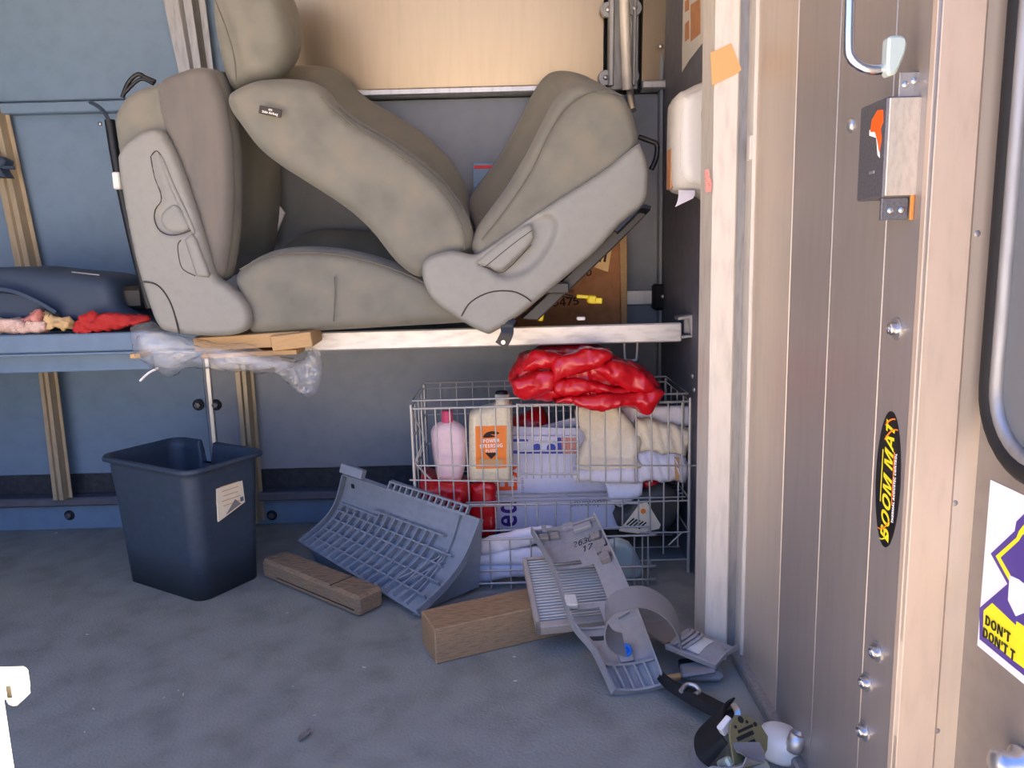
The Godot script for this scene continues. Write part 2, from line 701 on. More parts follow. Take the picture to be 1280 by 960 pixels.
	grain("wrapper_pale", Color(0.85, 0.72, 0.66), 0.30, 0.05, Vector3(9, 9, 9), 0.4)
	plain("zinc", Color(0.72, 0.72, 0.72), 0.34, 0.85)
	plain("wire", Color(0.70, 0.69, 0.67), 0.42, 0.4)
	plain("chrome", Color(0.85, 0.85, 0.86), 0.2, 1.0)
	grain("lock_steel", Color(0.42, 0.42, 0.44), 0.15, 0.05, Vector3(8, 8, 8), 0.5, 0.6)
	grain("lock_bright", Color(0.80, 0.76, 0.70), 0.08, 0.03, Vector3(8, 3, 8), 0.42, 0.6)
	plain("pale_green", Color(0.70, 0.76, 0.74), 0.4, 0.2)
	plain("yellow_plastic", Color(0.93, 0.84, 0.14), 0.4)
	plain("clip_blue", Color(0.06, 0.45, 0.85), 0.4)
	plain("white_plastic", Color(0.88, 0.87, 0.84), 0.4)
	plain("dim_white", Color(0.78, 0.76, 0.72), 0.5)
	plain("window_tint", Color(0.38, 0.40, 0.42), 0.35)
	grain("olive_steel", Color(0.50, 0.48, 0.34), 0.12, 0.05, Vector3(9, 9, 9), 0.5, 0.5)
	plain("green_steel", Color(0.62, 0.66, 0.60), 0.4, 0.4)
	plain("filter_pleat", Color(0.80, 0.78, 0.75), 0.9)
	grain("filter_frame", Color(0.66, 0.61, 0.56), 0.10, 0.05, Vector3(8, 8, 8), 0.9)
	plain("filter_backing", Color(0.30, 0.29, 0.28), 0.95)
	plain("tape_tan", Color(0.80, 0.62, 0.40), 0.45)
	plain("olive_plastic", Color(0.22, 0.22, 0.21), 0.5)
	plain("green_plastic", Color(0.25, 0.42, 0.24), 0.5)
	plain("rust", Color(0.72, 0.48, 0.22), 0.8)
	var film := plain("clear_film", Color(0.98, 0.98, 0.98, 0.07), 0.12)
	film.transparency = BaseMaterial3D.TRANSPARENCY_ALPHA


# ---------------------------------------------------------------- the van itself
func shell() -> void:
	struct("floor", Shape.new().box(Vector3(-0.78, -0.03, -1.78), Vector3(2.72, 0.06, 2.04), 0.004), M.floor_coat, "dark grey coated van floor with scuffs, under the loose load", "floor")
	struct("ground", Shape.new().box(Vector3(0, -0.85, 0), Vector3(60, 0.1, 60), 0.0), M.tarmac, "sunlit paved ground outside the van", "ground")
	struct("ceiling", Shape.new().box(Vector3(-0.78, 2.33, -1.78), Vector3(2.84, 0.06, 2.04), 0.004), M.roof_sheet, "pale roof sheet of the van", "ceiling")
	struct("wall_left", Shape.new().box(Vector3(-2.13, 1.12, -1.78), Vector3(0.06, 2.36, 2.04), 0.004), M.wall_flare_tint, "painted left wall of the van bay", "wall")
	# white jamb at the left of the opening, with a white latch end
	var j := struct("trim_1", Shape.new().box(Vector3(-0.774, 1.12, -0.90), Vector3(0.20, 2.40, 0.06), 0.006), M.outside_paint, "white door edge at the lower left of the opening", "door edge")
	var s := at(Transform3D(Basis(), Vector3.ZERO))
	s.box(Vector3(-0.6399, 0.4494, -0.9000) + Vector3(0, 0, 0.03), Vector3(0.066, 0.032, 0.03), 0.005)
	s.box(Vector3(-0.6162, 0.4454, -0.9000) + Vector3(0, -0.003, 0.03), Vector3(0.018, 0.036, 0.03), 0.006)
	part(j, "latch_end", s, M.dim_white, "white hooked latch end")


func rivet(parent: Node3D, xf: Transform3D, r: float, m: Material, called := "rivet") -> void:
	var s := at(xf * Transform3D(Basis(Vector3.RIGHT, PI / 2), Vector3.ZERO))
	s.lathe([Vector2(r, 0), Vector2(r, r * 0.15), Vector2(r * 0.8, r * 0.45), Vector2(r * 0.45, r * 0.62), Vector2(0, r * 0.66)], 14)
	part(parent, called, s, m)


func bolt(parent: Node3D, xf: Transform3D, r: float, m: Material, washer: Material) -> void:
	var b := xf * Transform3D(Basis(Vector3.RIGHT, PI / 2), Vector3.ZERO)
	var s := at(b)
	s.lathe([Vector2(r * 1.7, 0), Vector2(r * 1.7, r * 0.2), Vector2(r * 1.55, r * 0.3), Vector2(r * 0.9, r * 0.35)], 22, true)
	var w := part(parent, "bolt_washer", s, washer)
	s = at(b)
	s.lathe([Vector2(r * 1.05, r * 0.3), Vector2(r * 1.02, r * 1.05), Vector2(r * 0.8, r * 1.25), Vector2(r * 0.5, r * 1.28), Vector2(r * 0.46, r * 1.0), Vector2(0, r * 1.0)], 6, true)
	part(w, "bolt_head", s, m)


# a folded hat-section strip between two cross lines (left, right ends)
func hat_strip(called: String, a0: Vector3, a1: Vector3, b0: Vector3, b1: Vector3, h: float, m: Material, label: String) -> MeshInstance3D:
	var prof := [[0.0, 0.002], [0.16, 0.002], [0.24, h], [0.44, h], [0.50, h * 0.7], [0.56, h], [0.76, h], [0.84, 0.002], [1.0, 0.002]]
	var s := Shape.new()
	s.sg = -1
	var top := []
	var low := []
	for p in prof:
		top.append(a0.lerp(a1, p[0]) + Vector3(0, 0, p[1]))
		low.append(b0.lerp(b1, p[0]) + Vector3(0, 0, p[1]))
	for i in prof.size() - 1:
		s.quad(low[i], low[i + 1], top[i + 1], top[i])
		s.quad(low[i + 1] - Vector3(0, 0, 0.003), low[i] - Vector3(0, 0, 0.003), top[i] - Vector3(0, 0, 0.003), top[i + 1] - Vector3(0, 0, 0.003))
		s.quad(low[i] - Vector3(0, 0, 0.003), low[i + 1] - Vector3(0, 0, 0.003), low[i + 1], low[i])
	return struct(called, s, m, label, "wall post")


func back_wall() -> void:
	var s := Shape.new()
	s.box(Vector3(-0.78, 1.12, -2.76), Vector3(2.72, 2.36, 0.06), 0.0)
	var w := struct("wall_back", s, M.band_black, "blue-grey back wall of the bay behind the seats", "wall")
	# lower painted sheets at a lapped joint, left one tinted with blue flare
	part(w, "wall_sheet", Shape.new().box(Vector3(-1.61, 0.84, -2.722), Vector3(1.02, 1.27, 0.016), 0.003), M.wall_flare_tint)
	part(w, "wall_sheet", Shape.new().box(Vector3(-0.29, 0.84, -2.72), Vector3(1.62, 1.27, 0.02), 0.003), M.wall_grey)
	# upper sheets
	part(w, "wall_sheet", Shape.new().box(Vector3(-1.52, 1.90, -2.715), Vector3(1.20, 0.80, 0.03), 0.004), M.wall_flare_tint, "painted upper wall sheet with blue flare tint")
	var a := Vector3(0.3324, 1.6168, -2.6800)
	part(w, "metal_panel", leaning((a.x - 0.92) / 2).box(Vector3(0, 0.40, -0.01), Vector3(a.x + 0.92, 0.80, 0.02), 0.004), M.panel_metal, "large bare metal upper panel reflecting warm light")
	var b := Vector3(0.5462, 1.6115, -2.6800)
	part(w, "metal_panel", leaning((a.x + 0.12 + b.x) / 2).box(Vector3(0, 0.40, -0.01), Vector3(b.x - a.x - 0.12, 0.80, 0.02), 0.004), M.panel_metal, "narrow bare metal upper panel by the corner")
	# folded lips under the upper sheets
	part(w, "panel_lip", Shape.new().box(Vector3(-1.56, 1.475, -2.70), Vector3(1.10, 0.035, 0.05), 0.004), M.wall_flare_tint, "dull folded lip under the painted sheet")
	part(w, "panel_lip", Shape.new().box(Vector3((a.x - 0.92) / 2, 1.49, -2.69), Vector3(a.x + 0.92, 0.022, 0.08), 0.004), M.alu)
	part(w, "panel_lip", Shape.new().box(Vector3((a.x + 0.12 + b.x) / 2, 1.493, -2.69), Vector3(b.x - a.x - 0.12, 0.028, 0.08), 0.005), M.alu)
	part(w, "panel_edge", Shape.new().box(Vector3(b.x + 0.006, 1.93, -2.65), Vector3(0.012, 0.60, 0.08), 0.003), M.alu)
	rivet(w, Transform3D(Basis(), Vector3(0.5130, 1.6084, -2.6450)), 0.008, M.zinc)
	for p in [Vector3(-1.5190, 1.4669, -2.7130), Vector3(-1.3700, 1.4243, -2.7130)]:
		rivet(w, Transform3D(Basis(), p), 0.007, M.zinc)
	# joint cover strip and two large bolts below the shelf
	var j0 := Vector3(-1.0777, 0.5987, -2.7000)
	part(w, "joint_strip", Shape.new().box(Vector3(j0.x - 0.002, 0.46, -2.708), Vector3(0.018, 0.46, 0.012), 0.003), M.alu)
	for p in [Vector3(-1.1258, 0.4511, -2.7080), Vector3(-1.0628, 0.4494, -2.7080)]:
		bolt(w, Transform3D(Basis(), p), 0.012, M.lock_steel, M.black_rubber)
	# kick board and its ledge
	var k := struct("baseboard_back", Shape.new().box(Vector3(-0.78, 0.05, -2.715), Vector3(2.70, 0.10, 0.03), 0.003), M.wall_flare_tint, "kick board with blue flare tint along the foot of the back wall", "baseboard")
	part(k, "ledge", Shape.new().box(Vector3(-0.78, 0.112, -2.70), Vector3(2.70, 0.032, 0.06), 0.006), M.wall_dark)
	for p in [Vector3(-1.6311, 0.0545, -2.7000), Vector3(-0.8917, 0.0343, -2.7000)]:
		bolt(k, Transform3D(Basis(), p), 0.011, M.lock_steel, M.black_rubber)
	# hat-section posts
	hat_strip("trim_2", Vector3(-1.7426, 1.4940, -2.6900), Vector3(-1.6600, 1.4919, -2.6900), Vector3(-1.7003, 0.9240, -2.6900), Vector3(-1.6093, 0.9217, -2.6900), 0.03, M.tan_metal, "tan metal post above the dark moulded shell on the shelf")
	hat_strip("trim_3", Vector3(-1.6488, 0.5996, -2.6600), Vector3(-1.5876, 0.5980, -2.6600), Vector3(-1.6563, 0.1351, -2.6600), Vector3(-1.5876, 0.1332, -2.6600), 0.03, M.tan_metal, "pale metal strut below the blue-grey run of the shelf")
	hat_strip("trim_4", Vector3(-1.1507, 2.2416, -2.6600), Vector3(-0.9753, 2.2374, -2.6600), Vector3(-1.0618, 1.4751, -2.6800), Vector3(-0.9555, 1.4724, -2.6800), 0.035, M.alu_dull, "grey metal post leaning behind the headrest")
	hat_strip("trim_5", Vector3(-0.9778, 0.5974, -2.6900), Vector3(-0.9130, 0.5957, -2.6900), Vector3(-0.9773, 0.0218, -2.6900), Vector3(-0.9161, 0.0201, -2.6900), 0.035, M.tan_metal, "tan metal post under the middle of the shelf")
	# centre post: back plate with ears, channel and round tube
	var c := struct("trim_6", leaning(a.x + 0.06).box(Vector3(0, 0.41, 0.004), Vector3(0.10, 0.86, 0.016), 0.003), M.alu_dull, "grey riveted post between the two bare metal panels", "wall post")
	for p in [Vector3(0.3384, 1.7176, -2.6200), Vector3(0.4229, 1.7203, -2.6200), Vector3(0.3340, 1.5185, -2.6550), Vector3(0.4208, 1.5213, -2.6550)]:
		part(c, "ear", at(Transform3D(Basis(), p)).prism(circle(Vector2.ZERO, 0.024), -0.012, 0.002, 0.001), M.alu_dull)
		rivet(c, Transform3D(Basis(), p + Vector3(0, 0, 0.002)), 0.009, M.zinc)
	part(c, "channel_side", leaning(Vector3(0.3490, 1.6321, -2.6450).x).box(Vector3(0, 0.40, 0.025), Vector3(0.016, 0.82, 0.05), 0.003), M.alu_dull)
	part(c, "tube", Shape.new().tube([Vector3(0.3794, 1.7934, -2.5500), Vector3(0.3839, 1.6814, -2.5650), Vector3(0.3981, 1.4701, -2.6100)], 0.016, 14), M.post_paint)
	part(c, "channel_side", leaning(Vector3(0.4244, 1.6303, -2.6450).x).box(Vector3(0, 0.40, 0.02), Vector3(0.012, 0.82, 0.04), 0.003), M.alu_dull)
	part(c, "hook", Shape.new().tube([Vector3(0.4105, 1.4859, -2.6400), Vector3(0.4100, 1.4470, -2.6200), Vector3(0.4147, 1.4034, -2.6000)], 0.012, 8), M.alu)
	# bracket that carries the shelf's right end
	var latch := thing("door_latch", "black rubber latch block on a pale metal plate beside the brown carton", "latch", Vector3(0.4961, 0.7924, -2.6900))
	part(latch, "plate", Shape.new().box(Vector3(0.4566, 0.7927, -2.7040), Vector3(0.13, 0.05, 0.008), 0.002), M.alu)
	part(latch, "block", Shape.new().box(Vector3(0.5342, 0.7944, -2.6850), Vector3(0.075, 0.09, 0.05), 0.008), M.black_rubber)
	rivet(latch, Transform3D(Basis(), Vector3(0.5288, 0.7960, -2.6580)), 0.008, M.zinc, "screw")
	var clip := thing("wall_clip", "small black clip gripping the tan post above the moulded shell", "clip", Vector3(-1.6670, 1.2797, -2.6400))
	part(clip, "jaw", at(Transform3D(Basis(), Vector3.ZERO)).prism([Vector2(-1.7092, 1.3250), Vector2(-1.6679, 1.3163), Vector2(-1.6432, 1.3028), Vector2(-1.6479, 1.2875), Vector2(-1.6629, 1.2750), Vector2(-1.6481, 1.2462), Vector2(-1.6929, 1.2499), Vector2(-1.7191, 1.2532)], -2.66, -2.61, 0.004), M.blue_black)
	part(clip, "pin", Shape.new().tube([Vector3(-1.6440, 1.2773, -2.6000), Vector3(-1.6078, 1.2738, -2.6000)], 0.006, 8), M.blue_black)


func leaning(x: float) -> Shape: # the upper wall leans in over the bay
	return at(Transform3D(Basis(Vector3.RIGHT, deg_to_rad(7.0)), Vector3(x, 1.503, -2.680)))


func right_side() -> void:
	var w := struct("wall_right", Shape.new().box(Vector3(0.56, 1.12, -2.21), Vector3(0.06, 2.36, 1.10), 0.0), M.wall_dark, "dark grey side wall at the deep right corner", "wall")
	part(w, "corner_strip", Shape.new().box(Vector3(0.522, 1.12, -2.694), Vector3(0.012, 2.3, 0.05), 0.003), M.wall_grey)
	for p in [Vector3(0.5280, 0.5895, -2.2118), Vector3(0.5280, 0.5530, -2.1902)]:
		rivet(w, Transform3D(facing_left(0.0).basis, p), 0.008, M.zinc)
	# frame post at the bay's edge: bright face, recessed grey return, thin bead
	struct("trim_7", Shape.new().box(Vector3(0.462, 1.12, -1.725), Vector3(0.052, 2.28, 0.11), 0.004), M.post_paint, "bright cream metal door post right of the bay", "door post")
	struct("trim_8", Shape.new().box(Vector3(0.508, 1.12, -1.745), Vector3(0.044, 2.28, 0.10), 0.003), M.alu_dull, "grey metal return beside the bright door post", "door post")
	var bead := struct("trim_9", Shape.new().box(Vector3(0.520, 1.12, -1.672), Vector3(0.016, 2.28, 0.05), 0.003), M.post_paint, "thin cream bead where post meets the side panel", "bead")
	part(bead, "hinge_tab", Shape.new().box(Vector3(0.5120, 1.1582, -1.6600), Vector3(0.012, 0.05, 0.02), 0.002), M.dim_white)
	# side panel of lapped sheets, from the post towards the viewer
	var p2 := struct("trim_10", Shape.new().box(Vector3(0.582, 1.12, -1.335), Vector3(0.11, 2.36, 0.74), 0.0), M.alu_sheet, "brushed grey metal side panel with latch, bolts and oval sticker", "side panel")
	part(p2, "panel_sheet", Shape.new().box(Vector3(0.524, 1.12, -1.545), Vector3(0.012, 2.30, 0.235), 0.003), M.alu_sheet)
	part(p2, "panel_sheet", Shape.new().box(Vector3(0.523, 1.12, -1.335), Vector3(0.012, 2.30, 0.180), 0.003), M.alu_sheet_dim)
	part(p2, "panel_sheet", Shape.new().box(Vector3(0.522, 1.12, -1.155), Vector3(0.012, 2.30, 0.178), 0.003), M.alu_sheet_dim)
	part(p2, "panel_flange", Shape.new().box(Vector3(0.520, 1.12, -1.012), Vector3(0.012, 2.30, 0.104), 0.003), M.alu_sheet_dim)
	for p in [Vector3(0.5140, 0.8405, -1.0183), Vector3(0.5140, 0.3758, -1.0205), Vector3(0.5140, 0.3133, -1.0460), Vector3(0.5140, 0.2346, -1.0452)]:
		bolt(p2, Transform3D(facing_left(0.0).basis, p), 0.0088, M.chrome, M.zinc)
	rivet(p2, Transform3D(facing_left(0.0).basis, Vector3(0.5160, 1.1279, -1.1916)), 0.011, M.zinc)
	# floor strip along the panel
	struct("baseboard_right", Shape.new().box(Vector3(0.512, 0.012, -1.38), Vector3(0.03, 0.024, 0.58), 0.004), M.alu_dull, "grey metal strip on the floor along the side panel", "baseboard")
	# end post
	struct("trim_11", Shape.new().box(Vector3(0.543, 1.12, -0.969), Vector3(0.060, 2.36, 0.02), 0.005), M.end_post_paint, "broad cream metal end post at the right of the opening", "door post")
	var e := struct("trim_12", Shape.new().box(Vector3(0.590, 1.12, -1.025), Vector3(0.032, 2.36, 0.10), 0.004), M.end_post_paint, "narrow cream return beside the broad end post", "door post")
	for p in [Vector3(0.5803, 0.9618, -0.9680), Vector3(0.5765, 0.6148, -0.9680), Vector3(0.5748, 0.2871, -0.9680)]:
		rivet(e, Transform3D(Basis(), p), 0.006, M.alu_dull)

	# latch with grab bar on the side panel
	var lk := thing("door_lock", "steel box latch with worn orange decal on the side panel", "latch", Vector3(0.5200, 1.0171, -1.0113))
	var z0 := -1.068
	var z1 := -0.994
	var y0 := 1.010
	var y1 := 1.132
	part(lk, "case", Shape.new().box(Vector3(0.4955, (y0 + y1) / 2, (z0 + z1) / 2), Vector3(0.043, y1 - y0, z1 - z0), 0.002), M.lock_steel)
	part(lk, "front_plate", Shape.new().box(Vector3(0.4960, (y0 + y1) / 2, z1 + 0.002), Vector3(0.041, y1 - y0 - 0.004, 0.004), 0.001), M.lock_bright, "bright front plate")  # front face in a lighter steel than the case
	part(lk, "flange", Shape.new().box(Vector3(0.502, y1 + 0.014, z1 - 0.006), Vector3(0.026, 0.030, 0.006), 0.001), M.alu_dull)
	part(lk, "flange", Shape.new().box(Vector3(0.492, y0 - 0.014, z1 - 0.006), Vector3(0.034, 0.028, 0.006), 0.001), M.lock_steel)
	part(lk, "rust_edge", Shape.new().box(Vector3(0.5115, y0 + 0.006, z1 + 0.001), Vector3(0.005, 0.070, 0.004), 0.001), M.rust)
	for p in [Vector3(0.486, y0 - 0.016, z1 - 0.003), Vector3(0.500, y0 - 0.016, z1 - 0.003), Vector3(0.496, y1 + 0.014, z1 - 0.003), Vector3(0.507, y1 + 0.018, z1 - 0.003)]:
		rivet(lk, Transform3D(Basis(), p), 0.0042, M.chrome, "screw")
	var fl := facing_left(0.4740)
	fl.origin += Vector3(0, -0.008, -0.060)
	var de := at(fl)
	de.prism([Vector2(-0.972, 1.118), Vector2(-0.958, 1.128), Vector2(-0.944, 1.126), Vector2(-0.942, 1.112), Vector2(-0.948, 1.104), Vector2(-0.944, 1.092), Vector2(-0.948, 1.076), Vector2(-0.954, 1.090), Vector2(-0.962, 1.102), Vector2(-0.975, 1.104)], -0.001, 0.0008)
	part(lk, "decal", de, M.ink_orange, "torn orange decal")
	de = at(fl)
	de.prism([Vector2(-0.978, 1.107), Vector2(-0.958, 1.101), Vector2(-0.950, 1.084), Vector2(-0.946, 1.068), Vector2(-0.952, 1.072), Vector2(-0.958, 1.094), Vector2(-0.978, 1.100)], -0.001, 0.0005)
	part(lk, "decal", de, M.ink_white, "white torn paper edge")
	part(lk, "slot", at(fl).box(Vector3(-0.966, 1.052, 0), Vector3(0.014, 0.004, 0.002), 0.0005), M.alu_dull)
	part(lk, "pawl", at(Transform3D()).prism(smooth([Vector2(0.4681, 1.1581), Vector2(0.4673, 1.1896), Vector2(0.4687, 1.1997), Vector2(0.4784, 1.2013), Vector2(0.4873, 1.1993), Vector2(0.4906, 1.1927), Vector2(0.4893, 1.1817), Vector2(0.4816, 1.1615), Vector2(0.4770, 1.1560)], true, 3), -1.000, -0.985, 0.003), M.pale_green, "pale rounded catch on top")
	var bar := thing("grab_handle", "chrome bar grab handle bent into the latch on the side panel", "handle", Vector3(0.4267, 1.1913, -1.0000))
	part(bar, "bar", Shape.new().tube(smooth([Vector3(0.4226, 1.3011, -1.0000), Vector3(0.4242, 1.2467, -1.0000), Vector3(0.4255, 1.1960, -1.0000), Vector3(0.4292, 1.1800, -1.0000), Vector3(0.4416, 1.1694, -1.0000), Vector3(0.4577, 1.1653, -1.0000), Vector3(0.4774, 1.1667, -1.0000)], false, 5), 0.0065, 14), M.chrome)
	part(bar, "mount", Shape.new().tube([Vector3(0.4228, 1.2966, -1.0000), Vector3(0.4227, 1.2993, -1.0000) + Vector3(0.10, 0, 0)], 0.008, 10), M.chrome)

	# oval sticker with lettering that reads upwards
	var cz := -1.018
	var cy := 0.632
	var ov := []
	for k in 40:
		ov.append(Vector2(cz + cos(TAU * k / 40) * 0.0335, cy + sin(TAU * k / 40) * 0.0965))
	var st := thing("oval_sticker", "black oval sticker with yellow lettering BOOM MAT on the side panel", "sticker", Vector3(0.514, cy, cz))
	part(st, "backing", at(facing_left(0.5135)).prism(ov, -0.001, 0.0006), M.sticker_black)
	var up := Transform3D(Vector3(0, 1, 0), Vector3(0, 0, -1), Vector3(-1, 0, 0), Vector3(0.5128, cy - 0.002, cz + 0.001))
	lettering(st, "BOOM MAT", up, 0.0225, M.sticker_yellow, 700, "Droid Sans", 0.25, 0.98)
	up.origin = Vector3(0.5128, cy - 0.006, cz + 0.0195)
	lettering(st, "THERMAL ACOUSTIC CONTROL", up, 0.0048, M.ink_white, 700, "Droid Sans", 0.0, 1.0)
	for q in [[0.020, -0.012, 0.075, 0.055, M.label_orange], [0.012, -0.012, 0.088, 0.075, M.label_orange], [-0.018, 0.012, -0.075, -0.055, M.label_orange], [-0.012, 0.010, -0.088, -0.075, M.sticker_yellow]]:
		var pts := []
		for k in 7:
			var t := k / 6.0
			pts.append(Vector3(0.5124, cy + lerpf(q[2], q[3], t * t), cz + lerpf(q[0], q[1], t)))
		part(st, "flourish", Shape.new().tube(pts, 0.0011, 5), q[4])
	part(st, "rule", Shape.new().box(Vector3(0.5126, cy + 0.002, cz - 0.0165), Vector3(0.0006, 0.075, 0.0012), 0.0), M.sticker_yellow)
	part(st, "rule", Shape.new().box(Vector3(0.5126, cy + 0.006, cz + 0.0150), Vector3(0.0006, 0.075, 0.0010), 0.0), M.label_orange)

	# hand towel dispenser on the deep wall
	var d := thing("towel_dispenser", "white towel dispenser on the dark side wall behind the post", "dispenser", Vector3(0.52, 1.09, -2.10))
	var body := at(Transform3D())
	body.pillow(smooth([Vector2(0.4246, 1.3001), Vector2(0.4322, 1.3302), Vector2(0.4498, 1.3448), Vector2(0.5328, 1.3503), Vector2(0.5377, 1.0924), Vector2(0.4972, 1.0934), Vector2(0.4527, 1.0985), Vector2(0.4304, 1.1108), Vector2(0.4240, 1.1462)], true, 3), -1.99, Vector3(0.0, 0, -0.125), 0.020, 0.004, 0.012)
	part(d, "housing", body, M.dim_white)
	body = at(Transform3D())
	body.pillow(smooth([Vector2(0.4392, 1.3082), Vector2(0.4489, 1.3288), Vector2(0.4764, 1.3375), Vector2(0.5316, 1.3418), Vector2(0.5359, 1.1155), Vector2(0.4795, 1.1170), Vector2(0.4472, 1.1275), Vector2(0.4367, 1.1744)], true, 3), -1.976, Vector3(0, 0, -0.03), 0.010, 0.003, 0.012)
	part(d, "cover", body, M.white_plastic)
	part(d, "sight_window", at(Transform3D()).prism(smooth([Vector2(0.5004, 1.3227), Vector2(0.4869, 1.3080), Vector2(0.4835, 1.2761), Vector2(0.4880, 1.2382), Vector2(0.5024, 1.2055)], true, 3), -1.985, -1.970, 0.001), M.window_tint)
	part(d, "towel_tongue", Shape.new().patch(func(u: float, v: float) -> Vector3: return (Vector3(0.4325, 1.1010, -1.9900)).lerp(Vector3(0.4729, 1.0999, -1.9900), u) + Vector3(-0.012 * v * v + 0.004 * u * v, -0.042 * v * (1.0 - 0.5 * u), 0.02 * v), steps(0, 1, 4), steps(0, 1, 6), 0.001), M.white_paper)
	part(d, "tan_edge", Shape.new().box(Vector3(0.4243, 1.1595, -2.0600), Vector3(0.006, 0.10, 0.05), 0.002), M.cardboard)
	# pasted notice above the dispenser
	var nz := facing_left(0.5285)
	var n := thing("wall_notice", "torn notice with two brown pictures high on the dark side wall", "notice", Vector3(0.528, 1.6, -2.2))
	var nb := [Vector2(-2.3847, 1.7345), Vector2(-1.9956, 1.6582), Vector2(-1.9827, 1.4731), Vector2(-2.1391, 1.4916), Vector2(-2.3017, 1.4844), Vector2(-2.3928, 1.4724), Vector2(-2.3961, 1.5404)]
	part(n, "sheet", at(nz).prism(nb, -0.001, 0.001), M.dim_white)
	for q in [[Vector2(-2.2901, 1.6278), Vector2(-2.1803, 1.6107), Vector2(-2.1750, 1.5211), Vector2(-2.2848, 1.5294)], [Vector2(-2.3574, 1.5962), Vector2(-2.3075, 1.5929), Vector2(-2.3048, 1.5431), Vector2(-2.3549, 1.5476)], [Vector2(-2.3605, 1.6577), Vector2(-2.3106, 1.6509), Vector2(-2.3090, 1.6208), Vector2(-2.3590, 1.6292)]]:
		part(n, "picture", at(nz).prism(q, 0.001, 0.002), M.cardboard)
	# tapes on the bright post
	solo("tan_tape", at(Transform3D()).prism([Vector2(0.4256, 1.3502), Vector2(0.4680, 1.3678), Vector2(0.4906, 1.3158), Vector2(0.4809, 1.3082), Vector2(0.4300, 1.2859)], -1.6698, -1.6680), M.tape_tan, "tan tape piece stuck across the bright door post", "tape", Vector3(0.4540, 1.3277, -1.6680))
	solo("red_tape", at(Transform3D()).prism([Vector2(0.4178, 1.1161), Vector2(0.4261, 1.1192), Vector2(0.4281, 1.1011), Vector2(0.4333, 1.0944), Vector2(0.4320, 1.0731), Vector2(0.4202, 1.0701)], -1.6698, -1.6684), M.wrapper_print, "torn pink tape scrap on the door post beside the dispenser", "tape", Vector3(0.4232, 1.0947, -1.6680))


func door_leaf() -> void:
	var d := struct("door_1", Shape.new().box(Vector3(0.632, 0.92, -0.59), Vector3(0.06, 2.2, 0.76), 0.004), M.door_paint, "grey beige swung-out van door at the far right", "door")
	var loop := []
	for p in rounded(0.44, 1.06, 0.09, 8):
		loop.append(Vector3(0.600, 1.215 + p.y, -0.722 + p.x))
	part(d, "window_seal", Shape.new().tube(loop, 0.016, 10, true), M.black_rubber, "dark rubber window seal")
	loop = []
	for p in rounded(0.415, 1.035, 0.08, 8):
		loop.append(Vector3(0.597, 1.215 + p.y, -0.722 + p.x))
	part(d, "seal_lip", Shape.new().tube(loop, 0.009, 10, true), M.alu_dull)
	part(d, "pane", at(facing_left(0.601)).prism(rounded_at(Vector2(-0.722, 1.215), 0.42, 1.04, 0.08), 0.0, 0.002), M.window_tint)
	part(d, "knob", at(Transform3D(Basis(Vector3.BACK, PI / 2), Vector3(0.6020, 0.3308, -0.8334))).lathe([Vector2(0.022, 0), Vector2(0.022, 0.006), Vector2(0.014, 0.01), Vector2(0.018, 0.03), Vector2(0.012, 0.036), Vector2(0, 0.037)], 20), M.zinc)
	# square sticker
	var f := facing_left(0.6015)
	var mz := -0.862
	var s := thing("square_sticker", "white square sticker with purple and yellow box emblem on the door", "sticker", Vector3(0.6, 0.54, mz))
	part(s, "backing", at(f).prism([Vector2(-0.9345, 0.43), Vector2(-0.79, 0.43), Vector2(-0.79, 0.655), Vector2(-0.9345, 0.655)], -0.001, 0.0004), M.sticker_white)
	var half := [Vector2(-0.8660, 0.6340), Vector2(-0.8787, 0.6196), Vector2(-0.8801, 0.6071), Vector2(-0.9212, 0.5621), Vector2(-0.8849, 0.5375), Vector2(-0.9348, 0.4821), Vector2(-0.9297, 0.4411), Vector2(-0.8415, 0.4408)]
	part(s, "emblem_outline", at(f).prism(mirrored(half, mz), 0.0004, 0.0012), M.sticker_purple)
	half = [Vector2(-0.8644, 0.6208), Vector2(-0.8717, 0.6102), Vector2(-0.8749, 0.6009), Vector2(-0.9100, 0.5634), Vector2(-0.8760, 0.5394), Vector2(-0.9247, 0.4836), Vector2(-0.9225, 0.4516), Vector2(-0.8426, 0.4494)]
	part(s, "emblem_field", at(f).prism(mirrored(half, mz), 0.0010, 0.0020), M.sticker_yellow)
	half = [Vector2(-0.8629, 0.6095), Vector2(-0.8688, 0.5992), Vector2(-0.8992, 0.5657), Vector2(-0.8726, 0.5481), Vector2(-0.9105, 0.5024), Vector2(-0.8542, 0.4955), Vector2(-0.8491, 0.5011)]
	part(s, "emblem_centre", at(f).prism(mirrored(half, mz), 0.0018, 0.0028), M.sticker_purple)
	half = [Vector2(-0.8558, 0.5535), Vector2(-0.8790, 0.5514), Vector2(-0.8781, 0.5198), Vector2(-0.8499, 0.5068)]
	part(s, "emblem_box", at(f).prism(mirrored(half, mz), 0.0026, 0.0036), M.sticker_white)
	var tx := f
	tx.origin = Vector3(0.5985, 0.474, -0.894)
	lettering(s, "DON'T", tx, 0.0125, M.ink_black, 700, "Droid Sans", 0.0, 0.95)
	tx.origin = Vector3(0.5985, 0.456, -0.890)
	lettering(s, "DON'T T", tx, 0.0125, M.ink_black, 700, "Droid Sans", 0.0, 0.95)


func rounded_at(c: Vector2, w: float, h: float, r: float) -> Array:
	var out := []
	for p in rounded(w, h, r):
		out.append(p + c)
	return out


